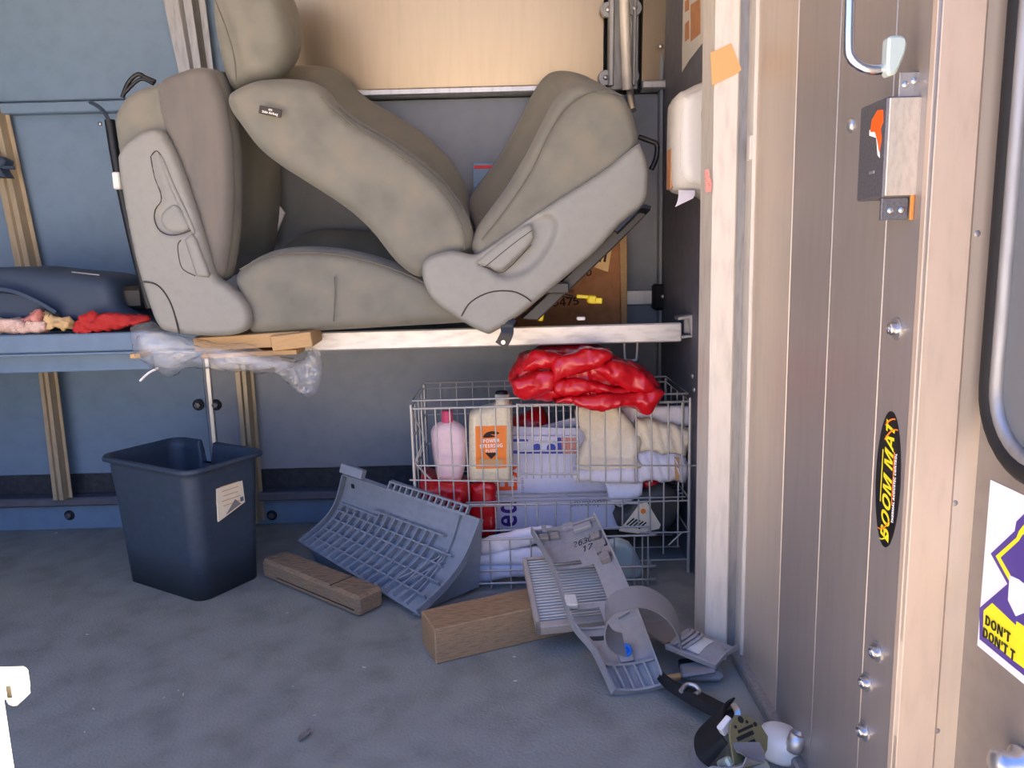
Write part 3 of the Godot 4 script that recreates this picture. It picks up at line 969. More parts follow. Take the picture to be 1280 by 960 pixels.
func mirrored(half: Array, mz: float) -> Array:
	var out := []
	for p in half:
		out.append(Vector2(minf(p.x, mz), p.y))
	for i in range(half.size() - 1, -1, -1):
		var p: Vector2 = out[i]
		if p.x < mz - 0.0005:
			out.append(Vector2(2.0 * mz - p.x, p.y))
	return out


func shelf_and_load() -> void:
	# shelf: top sheet with a folded front lip, open channel end at the right
	var sh := thing("shelf", "long metal shelf carrying the two car seats along the back wall", "shelf", Vector3(-0.7, 0.72, -2.46))
	part(sh, "deck", Shape.new().box(Vector3(-0.80, 0.698, -2.47), Vector3(2.60, 0.008, 0.46), 0.002), M.wall_flare_tint)  # wall colour painted on, stands in for the wall mirrored in metal
	part(sh, "front_lip", Shape.new().box(Vector3(-0.14, 0.716, -2.242), Vector3(1.28, 0.056, 0.012), 0.004), M.alu_worn, "bare bright front lip")
	part(sh, "front_lip", Shape.new().box(Vector3(-1.45, 0.731, -2.242), Vector3(1.34, 0.054, 0.012), 0.004), M.wall_flare_tint, "left run of the lip with dark reflection put into blue-grey")  # same metal lip, its shaded reflection painted on as blue-grey
	part(sh, "under_rail", Shape.new().box(Vector3(-1.60, 0.672, -2.30), Vector3(1.04, 0.066, 0.02), 0.003), M.wall_flare_tint)
	part(sh, "end_bracket", at(Transform3D()).prism([Vector2(0.4879, 0.7602), Vector2(0.5300, 0.7662), Vector2(0.5356, 0.7002), Vector2(0.4979, 0.6964), Vector2(0.4978, 0.7059), Vector2(0.5261, 0.7075), Vector2(0.5208, 0.7547), Vector2(0.4880, 0.7509)], -2.28, -2.235, 0.002), M.alu)
	part(sh, "end_plate", Shape.new().box(Vector3(0.5209, 0.7318, -2.2700), Vector3(0.02, 0.045, 0.02), 0.002), M.alu_dull)
	var hk := []
	for p in [Vector2(0.3405, 0.7266), Vector2(0.3427, 0.6393), Vector2(0.3500, 0.6294), Vector2(0.3718, 0.6288), Vector2(0.3790, 0.6384), Vector2(0.3813, 0.7255)]:
		hk.append(Vector3(p.x, p.y, -2.30))
	solo("hanger_loop", Shape.new().tube(smooth(hk, false, 3), 0.0035, 8), M.post_paint, "slim metal hanger loop below the shelf above the wire basket", "bracket", Vector3(0.3621, 0.6291, -2.3000))

	# ---- left end of the shelf
	var tub := thing("seat_shell", "black moulded plastic shell with blue flare tint lying on the blue-grey shelf end", "plastic part", Vector3(-1.3075, 0.8057, -2.3000))
	var s := Shape.new()
	s.pillow(smooth([Vector2(-1.6633, 0.9209), Vector2(-1.5153, 0.9548), Vector2(-1.3739, 0.9417), Vector2(-1.2212, 0.9212), Vector2(-1.1770, 0.8892), Vector2(-1.1708, 0.8366), Vector2(-1.1269, 0.7970), Vector2(-1.0925, 0.7574), Vector2(-1.3967, 0.7606), Vector2(-1.6856, 0.7682)], true, 4), -2.30, Vector3(0, 0, -0.26), 0.03, 0.006, 0.02)
	part(tub, "shell", s, M.blue_black)
	part(tub, "edge_rib", Shape.new().ribbon(smooth([Vector3(-1.5148, 0.8907, -2.2700), Vector3(-1.4459, 0.8796, -2.2700), Vector3(-1.3841, 0.8499, -2.2700), Vector3(-1.3322, 0.8134, -2.2700)], false, 5), smooth([Vector3(0, 0.3, 1), Vector3(0, 0.3, 1), Vector3(0.2, 0.3, 1), Vector3(0.4, 0.3, 1)], false, 5), 0.04, 0.010), M.blue_black)
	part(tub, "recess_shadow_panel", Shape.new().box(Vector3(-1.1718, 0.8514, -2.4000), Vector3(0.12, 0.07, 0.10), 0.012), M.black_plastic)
	part(tub, "scratch", Shape.new().tube([Vector3(-1.2897, 0.9353, -2.2960), Vector3(-1.2456, 0.9296, -2.2920), Vector3(-1.2085, 0.9240, -2.2920)], 0.0025, 6), M.alu_dull)
	# crumpled wrappers and a red bag in front of the shell
	wrapper("paper_wrapper", [Vector2(-1.5705, 0.8035), Vector2(-1.4755, 0.8104), Vector2(-1.4304, 0.7951), Vector2(-1.3641, 0.7981), Vector2(-1.3586, 0.7673), Vector2(-1.4347, 0.7622), Vector2(-1.5758, 0.7659)], -2.25, 0.035, 5, M.wrapper_pale, "pale pinkish printed wrapper crumpled under the dark moulded shell", "wrapper")
	wrapper("paper_wrapper", [Vector2(-1.4680, 0.7961), Vector2(-1.3787, 0.8314), Vector2(-1.3782, 0.7985), Vector2(-1.3683, 0.7652), Vector2(-1.4106, 0.7663), Vector2(-1.4457, 0.7861)], -2.262, 0.02, 6, M.wrapper_print, "pointed red and tan wrapper folded beside the red bag", "wrapper")
	wrapper("paper_wrapper", [Vector2(-1.3723, 0.8265), Vector2(-1.3442, 0.8070), Vector2(-1.2882, 0.8032), Vector2(-1.2960, 0.7775), Vector2(-1.3162, 0.7662), Vector2(-1.3471, 0.7835), Vector2(-1.3630, 0.7698)], -2.255, 0.03, 7, M.manila, "tan paper wrapper wedged between pink wrappers and the red bag", "wrapper")
	wrapper("red_bag", smooth([Vector2(-1.2770, 0.7877), Vector2(-1.2561, 0.8059), Vector2(-1.2273, 0.8121), Vector2(-1.1388, 0.8098), Vector2(-1.0580, 0.8007), Vector2(-1.0762, 0.7825), Vector2(-1.1193, 0.7742), Vector2(-1.1787, 0.7664), Vector2(-1.2344, 0.7514), Vector2(-1.2663, 0.7593)], true, 3), -2.235, 0.05, 8, M.red_cloth, "flattened red bag on the shelf beside the upright seat base", "bag")

	# ---- under the seats: boards and clear film
	var wb := Shape.new()
	wb.xf = frame(Vector3(-0.7192, 0.7296, -2.1750), Vector3(1, 0.035, 0), Vector3(0, 1, 0.08))
	wb.box(Vector3(-0.02, 0.004, -0.02), Vector3(0.30, 0.040, 0.10), 0.002)
	solo("flat_board", wb, M.wood_pale, "longest pale flat board under the upright seat, wrapped in clear film", "board", Vector3(-0.7199, 0.7205, -2.1750))
	wb = Shape.new()
	wb.xf = frame(Vector3(-0.6075, 0.7335, -2.1750), Vector3(1, 0.09, 0.05), Vector3(0, 1, 0.08))
	wb.box(Vector3(0, 0, 0), Vector3(0.115, 0.042, 0.10), 0.002)
	solo("flat_board", wb, M.wood_pale, "short pale board end beside the bright shelf lip", "board", Vector3(-0.6087, 0.7175, -2.1750))
	wb = Shape.new()
	wb.xf = frame(Vector3(-0.7356, 0.6957, -2.1750), Vector3(1, 0.02, 0), Vector3(0, 1, 0))
	wb.box(Vector3(0, 0, -0.01), Vector3(0.27, 0.014, 0.09), 0.002)
	solo("flat_board", wb, M.wood_pale, "thin pale strip below the longer wrapped board", "board", Vector3(-0.7365, 0.6842, -2.1750))
	wb = Shape.new()
	wb.box(Vector3(-1.0689, 0.6954, -2.2100), Vector3(0.03, 0.014, 0.08), 0.002)
	solo("board_end", wb, M.tape_tan, "small reddish board end poking out of the clear bag", "board", Vector3(-1.0696, 0.6884, -2.2100))
	var bag := thing("clear_bag", "crumpled clear plastic bag draped over the shelf lip below the upright seat", "bag", Vector3(-0.8211, 0.6766, -2.1800))
	var film := Shape.new()
	film.warp = crumple(0.040, 10.0, 21, 0.4, Vector3(0.4, 1.1, 1.0))
	film.pillow(smooth([Vector2(-1.0462, 0.7702), Vector2(-1.0021, 0.7847), Vector2(-0.9158, 0.7510), Vector2(-0.8458, 0.7312), Vector2(-0.7610, 0.7244), Vector2(-0.6618, 0.6991), Vector2(-0.6030, 0.6703), Vector2(-0.6543, 0.6489), Vector2(-0.7673, 0.6496), Vector2(-0.8518, 0.6655), Vector2(-0.9056, 0.6692), Vector2(-0.9604, 0.6409), Vector2(-0.9868, 0.6485), Vector2(-1.0173, 0.6813), Vector2(-1.0414, 0.7092)], true, 3), -2.10, Vector3(0, 0, -0.06), 0.018, 0.012, 0.0065)
	part(bag, "film", film, M.clear_film)
	film = Shape.new()
	film.warp = crumple(0.040, 13.0, 25, 0.5, Vector3(1.0, 0.5, 1.0))
	film.pillow(smooth([Vector2(-0.6605, 0.6855), Vector2(-0.6028, 0.6726), Vector2(-0.5702, 0.6877), Vector2(-0.5551, 0.7099), Vector2(-0.5342, 0.6867), Vector2(-0.5427, 0.6276), Vector2(-0.5545, 0.5865), Vector2(-0.5716, 0.5685), Vector2(-0.6044, 0.5878), Vector2(-0.6338, 0.6208), Vector2(-0.6543, 0.6489)], true, 3), -2.11, Vector3(0, 0, -0.05), 0.016, 0.010, 0.006)
	part(bag, "film_tail", film, M.clear_film)
	film = Shape.new()
	film.warp = crumple(0.034, 13.0, 22, 0.4, Vector3(0.5, 1.0, 1.0))
	film.pillow(smooth([Vector2(-1.0221, 0.7604), Vector2(-0.9614, 0.7677), Vector2(-0.8868, 0.7345), Vector2(-0.8396, 0.7153), Vector2(-0.8915, 0.6852), Vector2(-0.9691, 0.6692), Vector2(-1.0109, 0.6974)], true, 3), -2.085, Vector3(0, 0, -0.03), 0.010, 0.006, 0.006)
	part(bag, "film_fold", film, M.clear_film)
	film = Shape.new()
	film.warp = crumple(0.034, 13.0, 23, 0.4, Vector3(0.4, 1.2, 1.0))
	film.pillow(smooth([Vector2(-0.8388, 0.7243), Vector2(-0.7551, 0.7131), Vector2(-0.6678, 0.6883), Vector2(-0.6424, 0.6696), Vector2(-0.7149, 0.6579), Vector2(-0.8035, 0.6693)], true, 3), -2.085, Vector3(0, 0, -0.03), 0.010, 0.006, 0.006)
	part(bag, "film_fold", film, M.clear_film)
	part(bag, "tie_end", Shape.new().tube(smooth([Vector3(-0.9920, 0.6638, -2.1400), Vector3(-1.0156, 0.6523, -2.1300), Vector3(-1.0425, 0.6303, -2.1300)], false, 4), 0.0035, 6), M.ink_white)

	# ---- carton behind the right seat
	var box := thing("carton", "brown cardboard carton with printed numbers standing behind the V-folded seat", "carton", Vector3(0.2268, 0.7384, -2.6500))
	var cx := Vector3(0.3762, 0.8855, -2.6120)
	part(box, "body", Shape.new().box(Vector3(cx.x - 0.20, 0.893, -2.65), Vector3(0.40, 0.378, 0.075), 0.004), M.cardboard)
	lettering(box, "165475", frame(Vector3(0.1671, 0.7890, -2.6110), Vector3(1, 0.045, 0), Vector3.UP), 0.026, M.ink_brown, 700, "Droid Sans", 0.0, 1.15)
	lettering(box, "ED", frame(Vector3(0.2602, 0.8859, -2.6110), Vector3(1, 0.04, 0), Vector3.UP), 0.023, M.ink_brown, 700)
	lettering(box, "6B", frame(Vector3(0.2082, 0.8257, -2.6110), Vector3(1, 0.04, 0), Vector3.UP), 0.010, M.ink_brown, 400)
	part(box, "tape_strip", Shape.new().box(Vector3(0.2306, 0.8840, -2.6110), Vector3(0.016, 0.05, 0.002), 0.0005), M.manila)
	var bd := at(Transform3D())
	bd.prism([Vector2(0.3695, 1.0228), Vector2(0.3882, 1.0432), Vector2(0.4067, 1.0323), Vector2(0.3961, 1.0169), Vector2(0.3957, 0.6917), Vector2(0.3767, 0.6922)], -2.66, -2.60, 0.002)
	solo("upright_board", bd, M.wood_pale, "narrow pale board standing upright against the carton's edge", "board", Vector3(0.3849, 0.7300, -2.6000))
	var tg := thing("barcode_tag", "cream barcode tag hanging under the V-folded seat before the carton", "tag", Vector3(0.2733, 0.9179, -2.3300))
	part(tg, "card", at(Transform3D()).prism([Vector2(0.2833, 0.9907), Vector2(0.3144, 0.9970), Vector2(0.2971, 0.8935), Vector2(0.2564, 0.9088)], -2.332, -2.330), M.manila)
	part(tg, "barcode", at(Transform3D()).prism([Vector2(0.2952, 0.9787), Vector2(0.3000, 0.9786), Vector2(0.2901, 0.9222), Vector2(0.2829, 0.9247)], -2.330, -2.3292), M.ink_brown)
	part(tg, "barcode", at(Transform3D()).prism([Vector2(0.2832, 0.9719), Vector2(0.2880, 0.9718), Vector2(0.2757, 0.9225), Vector2(0.2709, 0.9250)], -2.330, -2.3292), M.ink_brown)
	part(tg, "string", Shape.new().tube([Vector3(0.2929, 0.9928, -2.3300), Vector3(0.3073, 1.0229, -2.3300)], 0.0015, 5), M.ink_brown)
	var pl := thing("wire_plug", "bright yellow plug on black wires before the brown carton", "plug", Vector3(0.2331, 0.8012, -2.3000))
	var pf := frame(Vector3(0.2383, 0.8164, -2.2800), Vector3(1, -0.10, 0), Vector3.UP)
	part(pl, "body", at(pf).box(Vector3(0.004, 0, 0), Vector3(0.026, 0.024, 0.02), 0.004), M.yellow_plastic)
	part(pl, "nose", at(pf).box(Vector3(0.024, -0.002, 0), Vector3(0.022, 0.018, 0.016), 0.003), M.yellow_plastic)
	part(pl, "tail", at(pf).box(Vector3(-0.025, 0.006, 0), Vector3(0.034, 0.011, 0.012), 0.002), M.yellow_plastic)
	part(pl, "wire", Shape.new().tube(smooth([Vector3(0.1864, 0.8272, -2.2800), Vector3(0.1480, 0.8357, -2.2700), Vector3(0.1099, 0.8395, -2.2600)], false, 4), 0.0025, 6), M.black_rubber)
	part(pl, "wire", Shape.new().tube(smooth([Vector3(0.1863, 0.8225, -2.2800), Vector3(0.1526, 0.8263, -2.2700), Vector3(0.1191, 0.8300, -2.2600)], false, 4), 0.0025, 6), M.black_rubber)
	var p2 := Shape.new()
	p2.xf = frame(Vector3(0.0705, 0.7766, -2.2400), Vector3(1, -0.2, 0), Vector3.UP)
	p2.box(Vector3.ZERO, Vector3(0.055, 0.026, 0.02), 0.004)
	solo("wire_plug", p2, M.yellow_plastic, "dusty yellow plug lying on the shelf under the V-folded seat", "plug", Vector3(0.0646, 0.7586, -2.2900))
	var bw := Shape.new().box(Vector3(0.2056, 0.7638, -2.2400), Vector3(0.024, 0.010, 0.02), 0.002)
	solo("paper_scrap", bw, M.ink_white, "tiny white scrap on the shelf before the carton", "scrap", Vector3(0.2111, 0.7540, -2.3000))
	# red and white box seen through the gaps between the seats
	var rb := thing("small_box", "small grey box with red top, in the gap of the V-folded seat", "box", Vector3(-0.0831, 0.9242, -2.6000))
	part(rb, "body", Shape.new().box(Vector3(-0.0754, 1.1029, -2.6200), Vector3(0.07, 0.30, 0.06), 0.003), M.wall_flare_tint)
	part(rb, "red_top", Shape.new().box(Vector3(-0.0711, 1.2371, -2.6200), Vector3(0.072, 0.014, 0.062), 0.003), M.ink_red)
	var pr := at(Transform3D())
	pr.prism([Vector2(-0.7961, 1.0476), Vector2(-0.7700, 1.1453), Vector2(-0.7501, 1.1293), Vector2(-0.7358, 1.1083), Vector2(-0.7700, 1.0417)], -2.612, -2.600, 0.002)
	solo("folded_leaflet", pr, M.white_paper, "small white leaflet glimpsed in the dark gap behind the upright seat", "leaflet", Vector3(-0.7700, 1.0417, -2.6000))


func wrapper(called: String, outline: Array, z: float, depth: float, sd: int, m: Material, label: String, category: String) -> void:
	var s := Shape.new()
	s.warp = crumple(0.034, 20.0, sd, 0.6, Vector3(0.6, 1.2, 1.0))
	s.pillow(outline, z, Vector3(0, 0, -depth), depth * 0.2, 0.002, 0.007)
	var c := Vector2.ZERO
	for p in outline:
		c += p / outline.size()
	solo(called, s, m, label, category, Vector3(c.x, c.y - 0.02, z - depth / 2))


# seams laid along a face: little piping tubes
func seam(parent: Node3D, pts: Array, z: float, r: float, m: Material, called := "seam", closed := false, axis := Vector3.ZERO) -> void:
	var path := []
	for p in pts:
		path.append(Vector3(p.x, p.y, z) + axis)
	part(parent, called, Shape.new().tube(smooth(path, closed, 3), r, 6, closed), m)


func facing_mask(dir: Vector2) -> Callable:
	return func(n: Vector2) -> float: return smoothstep(0.25, 0.8, n.dot(dir))


func inside(p: Vector2, poly: PackedVector2Array, soft: float) -> float:
	if not Geometry2D.is_point_in_polygon(p, poly):
		return 0.0
	return smoothstep(0.0, soft, Shape.gap(p, poly))


func seats() -> void:
	# =============== left seat: base stands upright, backrest lies along the shelf
	var a := thing("car_seat", "beige cloth car seat with upright base and backrest lying flat along the shelf", "car seat", Vector3(-0.7758, 0.7537, -2.2000))
	var w := Vector3(0.0, 0.065, -0.50)
	var s := Shape.new()
	s.pillow(smooth([Vector2(-1.0544, 1.3296), Vector2(-1.0392, 1.3700), Vector2(-1.0011, 1.4076), Vector2(-0.9267, 1.4299), Vector2(-0.8608, 1.4544), Vector2(-0.8091, 1.4651), Vector2(-0.7758, 1.4603), Vector2(-0.7551, 1.4317), Vector2(-0.7445, 1.3829), Vector2(-0.7360, 1.2846), Vector2(-0.7403, 1.1599), Vector2(-0.7596, 1.0115), Vector2(-0.7884, 0.9081), Vector2(-0.8266, 0.9004), Vector2(-0.8967, 0.9066), Vector2(-0.9836, 0.9198), Vector2(-1.0367, 1.0401), Vector2(-1.0485, 1.2096)], true, 4), -2.14, w, 0.035, 0.006, 0.016, null, facing_mask(Vector2(1, 0.1)), 0.05)
	part(a, "cushion", s, M.fabric)
	s = Shape.new()
	s.pillow(smooth([Vector2(-0.9122, 1.4224), Vector2(-0.8550, 1.4489), Vector2(-0.8057, 1.4596), Vector2(-0.7707, 1.4528), Vector2(-0.7529, 1.4164), Vector2(-0.7428, 1.3639), Vector2(-0.7355, 1.2783), Vector2(-0.7394, 1.1585), Vector2(-0.7579, 1.0197), Vector2(-0.7865, 0.9172), Vector2(-0.8109, 0.9135), Vector2(-0.8323, 1.0131), Vector2(-0.8562, 1.1280), Vector2(-0.8846, 1.2327), Vector2(-0.9082, 1.2949), Vector2(-0.9167, 1.3581)], true, 4), -2.122, Vector3(0, 0, -0.05), 0.020, 0.007, 0.014)
	part(a, "side_panel", s, M.fabric_dirty, "worn brownish side panel")
	# backrest
	s = Shape.new()
	s.pillow(smooth([Vector2(-0.7635, 0.8991), Vector2(-0.7407, 0.9354), Vector2(-0.6720, 0.9725), Vector2(-0.5837, 0.9853), Vector2(-0.4707, 0.9760), Vector2(-0.3630, 0.9495), Vector2(-0.2513, 0.9032), Vector2(-0.1698, 0.8530), Vector2(-0.1012, 0.7940), Vector2(-0.0931, 0.7716), Vector2(-0.1510, 0.7664), Vector2(-0.3067, 0.7616), Vector2(-0.4625, 0.7568), Vector2(-0.5960, 0.7536), Vector2(-0.7030, 0.7497), Vector2(-0.7372, 0.7662), Vector2(-0.7455, 0.8263)], true, 4), -2.13, w, 0.040, 0.008, 0.016, null, facing_mask(Vector2(0.05, 1)), 0.06)
	part(a, "backrest", s, M.fabric)
	seam(a, [Vector2(-0.7367, 0.9310), Vector2(-0.6685, 0.9617), Vector2(-0.5802, 0.9723), Vector2(-0.4714, 0.9652), Vector2(-0.3636, 0.9387), Vector2(-0.2561, 0.8946), Vector2(-0.1811, 0.8445)], -2.128, 0.0022, M.fabric_panel)
	seam(a, [Vector2(-0.4774, 0.9050), Vector2(-0.4786, 0.8528), Vector2(-0.4874, 0.7828)], -2.119, 0.0016, M.fabric_panel)
	# plastic side trim with lever recess
	var lever_hole := PackedVector2Array(smooth([Vector2(-0.9306, 1.2349), Vector2(-0.9146, 1.2467), Vector2(-0.9003, 1.2219), Vector2(-0.8857, 1.1559), Vector2(-0.8651, 1.1056), Vector2(-0.8459, 1.0382), Vector2(-0.8599, 1.0260), Vector2(-0.8862, 1.0203), Vector2(-0.9198, 1.0275), Vector2(-0.9403, 1.0574), Vector2(-0.9344, 1.0949), Vector2(-0.9153, 1.1152), Vector2(-0.9181, 1.1505), Vector2(-0.9281, 1.1981)], true, 3))
	var arc := smooth([Vector2(-0.9862, 0.9058), Vector2(-0.9544, 0.8986), Vector2(-0.9309, 0.8743), Vector2(-0.9135, 0.8305), Vector2(-0.9026, 0.7625)], false, 5)
	s = Shape.new()
	s.pillow(smooth([Vector2(-1.0277, 1.2149), Vector2(-1.0202, 1.2453), Vector2(-0.9961, 1.2731), Vector2(-0.9514, 1.2983), Vector2(-0.9133, 1.3013), Vector2(-0.8940, 1.2847), Vector2(-0.8668, 1.2190), Vector2(-0.8357, 1.1007), Vector2(-0.8116, 0.9909), Vector2(-0.7967, 0.9181), Vector2(-0.7645, 0.8893), Vector2(-0.7247, 0.8473), Vector2(-0.7109, 0.8034), Vector2(-0.7223, 0.7709), Vector2(-0.7631, 0.7544), Vector2(-0.8399, 0.7542), Vector2(-0.9264, 0.7653), Vector2(-0.9640, 0.7838), Vector2(-0.9855, 0.8497), Vector2(-1.0081, 0.9641), Vector2(-1.0216, 1.0971)], true, 4), -2.095, Vector3(0, 0, -0.06), 0.016, 0.004, 0.0085, func(p: Vector2) -> float: return -0.007 * inside(p, lever_hole, 0.008))
	var tr := part(a, "side_trim", s, M.trim_plastic)
	seam(tr, arc, -2.0905, 0.0022, M.groove, "cover_seam")
	seam(tr, [Vector2(-0.9331, 1.2309), Vector2(-0.9170, 1.2447), Vector2(-0.9024, 1.2220), Vector2(-0.8863, 1.1497), Vector2(-0.8641, 1.0931), Vector2(-0.8480, 1.0383)], -2.093, 0.0014, M.groove, "lever_gap")
	seam(tr, [Vector2(-0.9331, 1.2309), Vector2(-0.9280, 1.1776), Vector2(-0.9170, 1.1401), Vector2(-0.9174, 1.1153), Vector2(-0.9344, 1.0949), Vector2(-0.9395, 1.0658), Vector2(-0.9273, 1.0382), Vector2(-0.9006, 1.0270), Vector2(-0.8681, 1.0304), Vector2(-0.8414, 1.0402)], -2.092, 0.0016, M.groove, "lever_gap")
	s = Shape.new()
	s.pillow(smooth([Vector2(-0.9115, 1.2332), Vector2(-0.9000, 1.2228), Vector2(-0.8773, 1.1548), Vector2(-0.8537, 1.0923), Vector2(-0.8355, 1.0376), Vector2(-0.8446, 1.0316), Vector2(-0.8666, 1.0905), Vector2(-0.8903, 1.1510)], true, 3), -2.088, Vector3(0, 0, -0.02), 0.004, 0.001, 0.006)
	part(tr, "lever", s, M.trim_plastic)
	s = Shape.new()
	s.pillow(smooth([Vector2(-0.8948, 1.1058), Vector2(-0.8741, 1.1011), Vector2(-0.8595, 1.0758), Vector2(-0.8496, 1.0464), Vector2(-0.8722, 1.0323), Vector2(-0.9018, 1.0352), Vector2(-0.9235, 1.0524), Vector2(-0.9227, 1.0816)], true, 3), -2.094, Vector3(0, 0, -0.02), 0.005, 0.002, 0.006)
	part(tr, "lever_cup", s, M.trim_plastic)
	s = Shape.new()
	s.pillow([Vector2(-0.8634, 1.0132), Vector2(-0.8426, 1.0295), Vector2(-0.8314, 1.0124), Vector2(-0.8056, 0.9207), Vector2(-0.8106, 0.9123), Vector2(-0.8403, 0.9173), Vector2(-0.8542, 0.9750)], -2.084, Vector3(0, 0, -0.03), 0.004, 0.001, 0.006)
	part(tr, "recline_lever", s, M.trim_plastic)
	seam(tr, [Vector2(-0.8741, 1.0135), Vector2(-0.8840, 0.9990), Vector2(-0.8835, 0.9610), Vector2(-0.8752, 0.9353), Vector2(-0.8446, 0.9175)], -2.0915, 0.0016, M.groove, "lever_gap")
	# rail and hooks at the left
	part(a, "rail", Shape.new().tube(smooth([Vector3(-1.0835, 1.3444, -2.2000), Vector3(-1.0777, 1.2383, -2.2000), Vector3(-1.0653, 1.1084, -2.2000), Vector3(-1.0471, 0.9646, -2.2000), Vector3(-1.0250, 0.8289, -2.2000)], false, 4), 0.014, 8), M.black_plastic)
	part(a, "wire_loop", Shape.new().tube(smooth([Vector3(-1.0421, 1.4020, -2.2000), Vector3(-1.0228, 1.4389, -2.2000), Vector3(-0.9943, 1.4609, -2.2000), Vector3(-0.9735, 1.4522, -2.2000), Vector3(-0.9485, 1.4412, -2.2000)], false, 4), 0.006, 8), M.black_plastic)
	part(a, "wire_loop", Shape.new().tube(smooth([Vector3(-1.0390, 1.4102, -2.2000), Vector3(-0.9891, 1.4484, -2.2000), Vector3(-0.9535, 1.4351, -2.2000)], false, 4), 0.005, 8), M.black_plastic)
	part(a, "cable_end", Shape.new().tube(smooth([Vector3(-1.2591, 1.4419, -2.4500), Vector3(-1.2154, 1.4223, -2.4000), Vector3(-1.1442, 1.3824, -2.3000), Vector3(-1.0827, 1.3318, -2.2000)], false, 5), 0.006, 8), M.blue_black)
	part(a, "clip", Shape.new().box(Vector3(-1.0598, 1.1783, -2.1600), Vector3(0.02, 0.045, 0.02), 0.003), M.white_plastic, "white clip")

	# =============== right seat: a V, backrest leaning left with headrest, base tipped up right
	var b := thing("car_seat", "beige cloth car seat folded in a V with its headrest on top", "car seat", Vector3(-0.0877, 0.7425, -2.2000))
	w = Vector3(-0.03, 0.135, -0.50)
	s = Shape.new()
	var back := smooth([Vector2(-0.7290, 1.3749), Vector2(-0.7170, 1.3943), Vector2(-0.6613, 1.4166), Vector2(-0.5886, 1.4207), Vector2(-0.5209, 1.4131), Vector2(-0.4728, 1.3902), Vector2(-0.4382, 1.3477), Vector2(-0.3947, 1.3108), Vector2(-0.3179, 1.2647), Vector2(-0.2367, 1.2080), Vector2(-0.1698, 1.1471), Vector2(-0.1235, 1.0840), Vector2(-0.0978, 1.0271), Vector2(-0.0954, 0.9745), Vector2(-0.1199, 0.9476), Vector2(-0.1683, 0.9191), Vector2(-0.2294, 0.9015), Vector2(-0.2616, 0.9045), Vector2(-0.3092, 0.9440), Vector2(-0.3731, 1.0300), Vector2(-0.4396, 1.0921), Vector2(-0.5388, 1.1605), Vector2(-0.6051, 1.2051), Vector2(-0.6582, 1.2511), Vector2(-0.7011, 1.3125), Vector2(-0.7249, 1.3509)], true, 4)
	s.pillow(back, -2.09, w, 0.040, 0.010, 0.016, null, facing_mask(Vector2(0.55, 0.8)), 0.065)
	part(b, "backrest", s, M.fabric)
	seam(b, [Vector2(-0.4744, 1.3665), Vector2(-0.4311, 1.3277), Vector2(-0.3876, 1.2886), Vector2(-0.3148, 1.2424), Vector2(-0.2459, 1.1919), Vector2(-0.1871, 1.1372), Vector2(-0.1450, 1.0783), Vector2(-0.1175, 1.0150), Vector2(-0.1170, 0.9687)], -2.081, 0.002, M.fabric_panel)
	seam(b, [Vector2(-0.4382, 1.3477), Vector2(-0.3947, 1.3108), Vector2(-0.3179, 1.2647), Vector2(-0.2367, 1.2080), Vector2(-0.1698, 1.1471), Vector2(-0.1235, 1.0840), Vector2(-0.1000, 1.0271)], -2.125, 0.0025, M.fabric_panel)
	# airbag tag
	var tf := frame(Vector3(-0.6027, 1.3307, -2.0660), Vector3(1, -0.23, 0), Vector3.UP)
	var tagp := part(b, "airbag_tag", at(tf).box(Vector3.ZERO, Vector3(0.058, 0.020, 0.004), 0.001), M.groove, "small dark woven tag")
	tf.origin += tf.basis * Vector3(0, 0.0038, 0.0024)
	lettering(tagp, "SRS", tf, 0.0045, M.ink_white, 700)
	tf.origin += tf.basis * Vector3(0, -0.0078, 0)
	lettering(tagp, "Side Airbag", tf, 0.0055, M.ink_white, 700)
	# headrest
	s = Shape.new()
	s.pillow(smooth([Vector2(-0.7625, 1.6908), Vector2(-0.7479, 1.7138), Vector2(-0.6799, 1.7276), Vector2(-0.6225, 1.7146), Vector2(-0.5903, 1.6436), Vector2(-0.5738, 1.5840), Vector2(-0.5734, 1.5322), Vector2(-0.5858, 1.4804), Vector2(-0.6142, 1.4427), Vector2(-0.6664, 1.4318), Vector2(-0.7059, 1.4185), Vector2(-0.7321, 1.4131), Vector2(-0.7529, 1.4441), Vector2(-0.7659, 1.5130), Vector2(-0.7738, 1.6126)], true, 4), -2.16, Vector3(-0.015, 0.06, -0.27), 0.045, 0.012, 0.014)
	var hr := part(b, "headrest", s, M.fabric)
	seam(hr, [Vector2(-0.7542, 1.6483), Vector2(-0.7326, 1.5850), Vector2(-0.7149, 1.5212), Vector2(-0.7071, 1.4649), Vector2(-0.7085, 1.4226)], -2.138, 0.002, M.fabric_panel)
	part(b, "headrest_post", Shape.new().tube([Vector3(-0.7018, 1.4778, -2.2800), Vector3(-0.6982, 1.4062, -2.3000)], 0.007, 8), M.chrome)
	part(b, "headrest_post", Shape.new().tube([Vector3(-0.7293, 1.5053, -2.4000), Vector3(-0.7250, 1.4298, -2.4200)], 0.007, 8), M.chrome)
	# base cushion
	s = Shape.new()
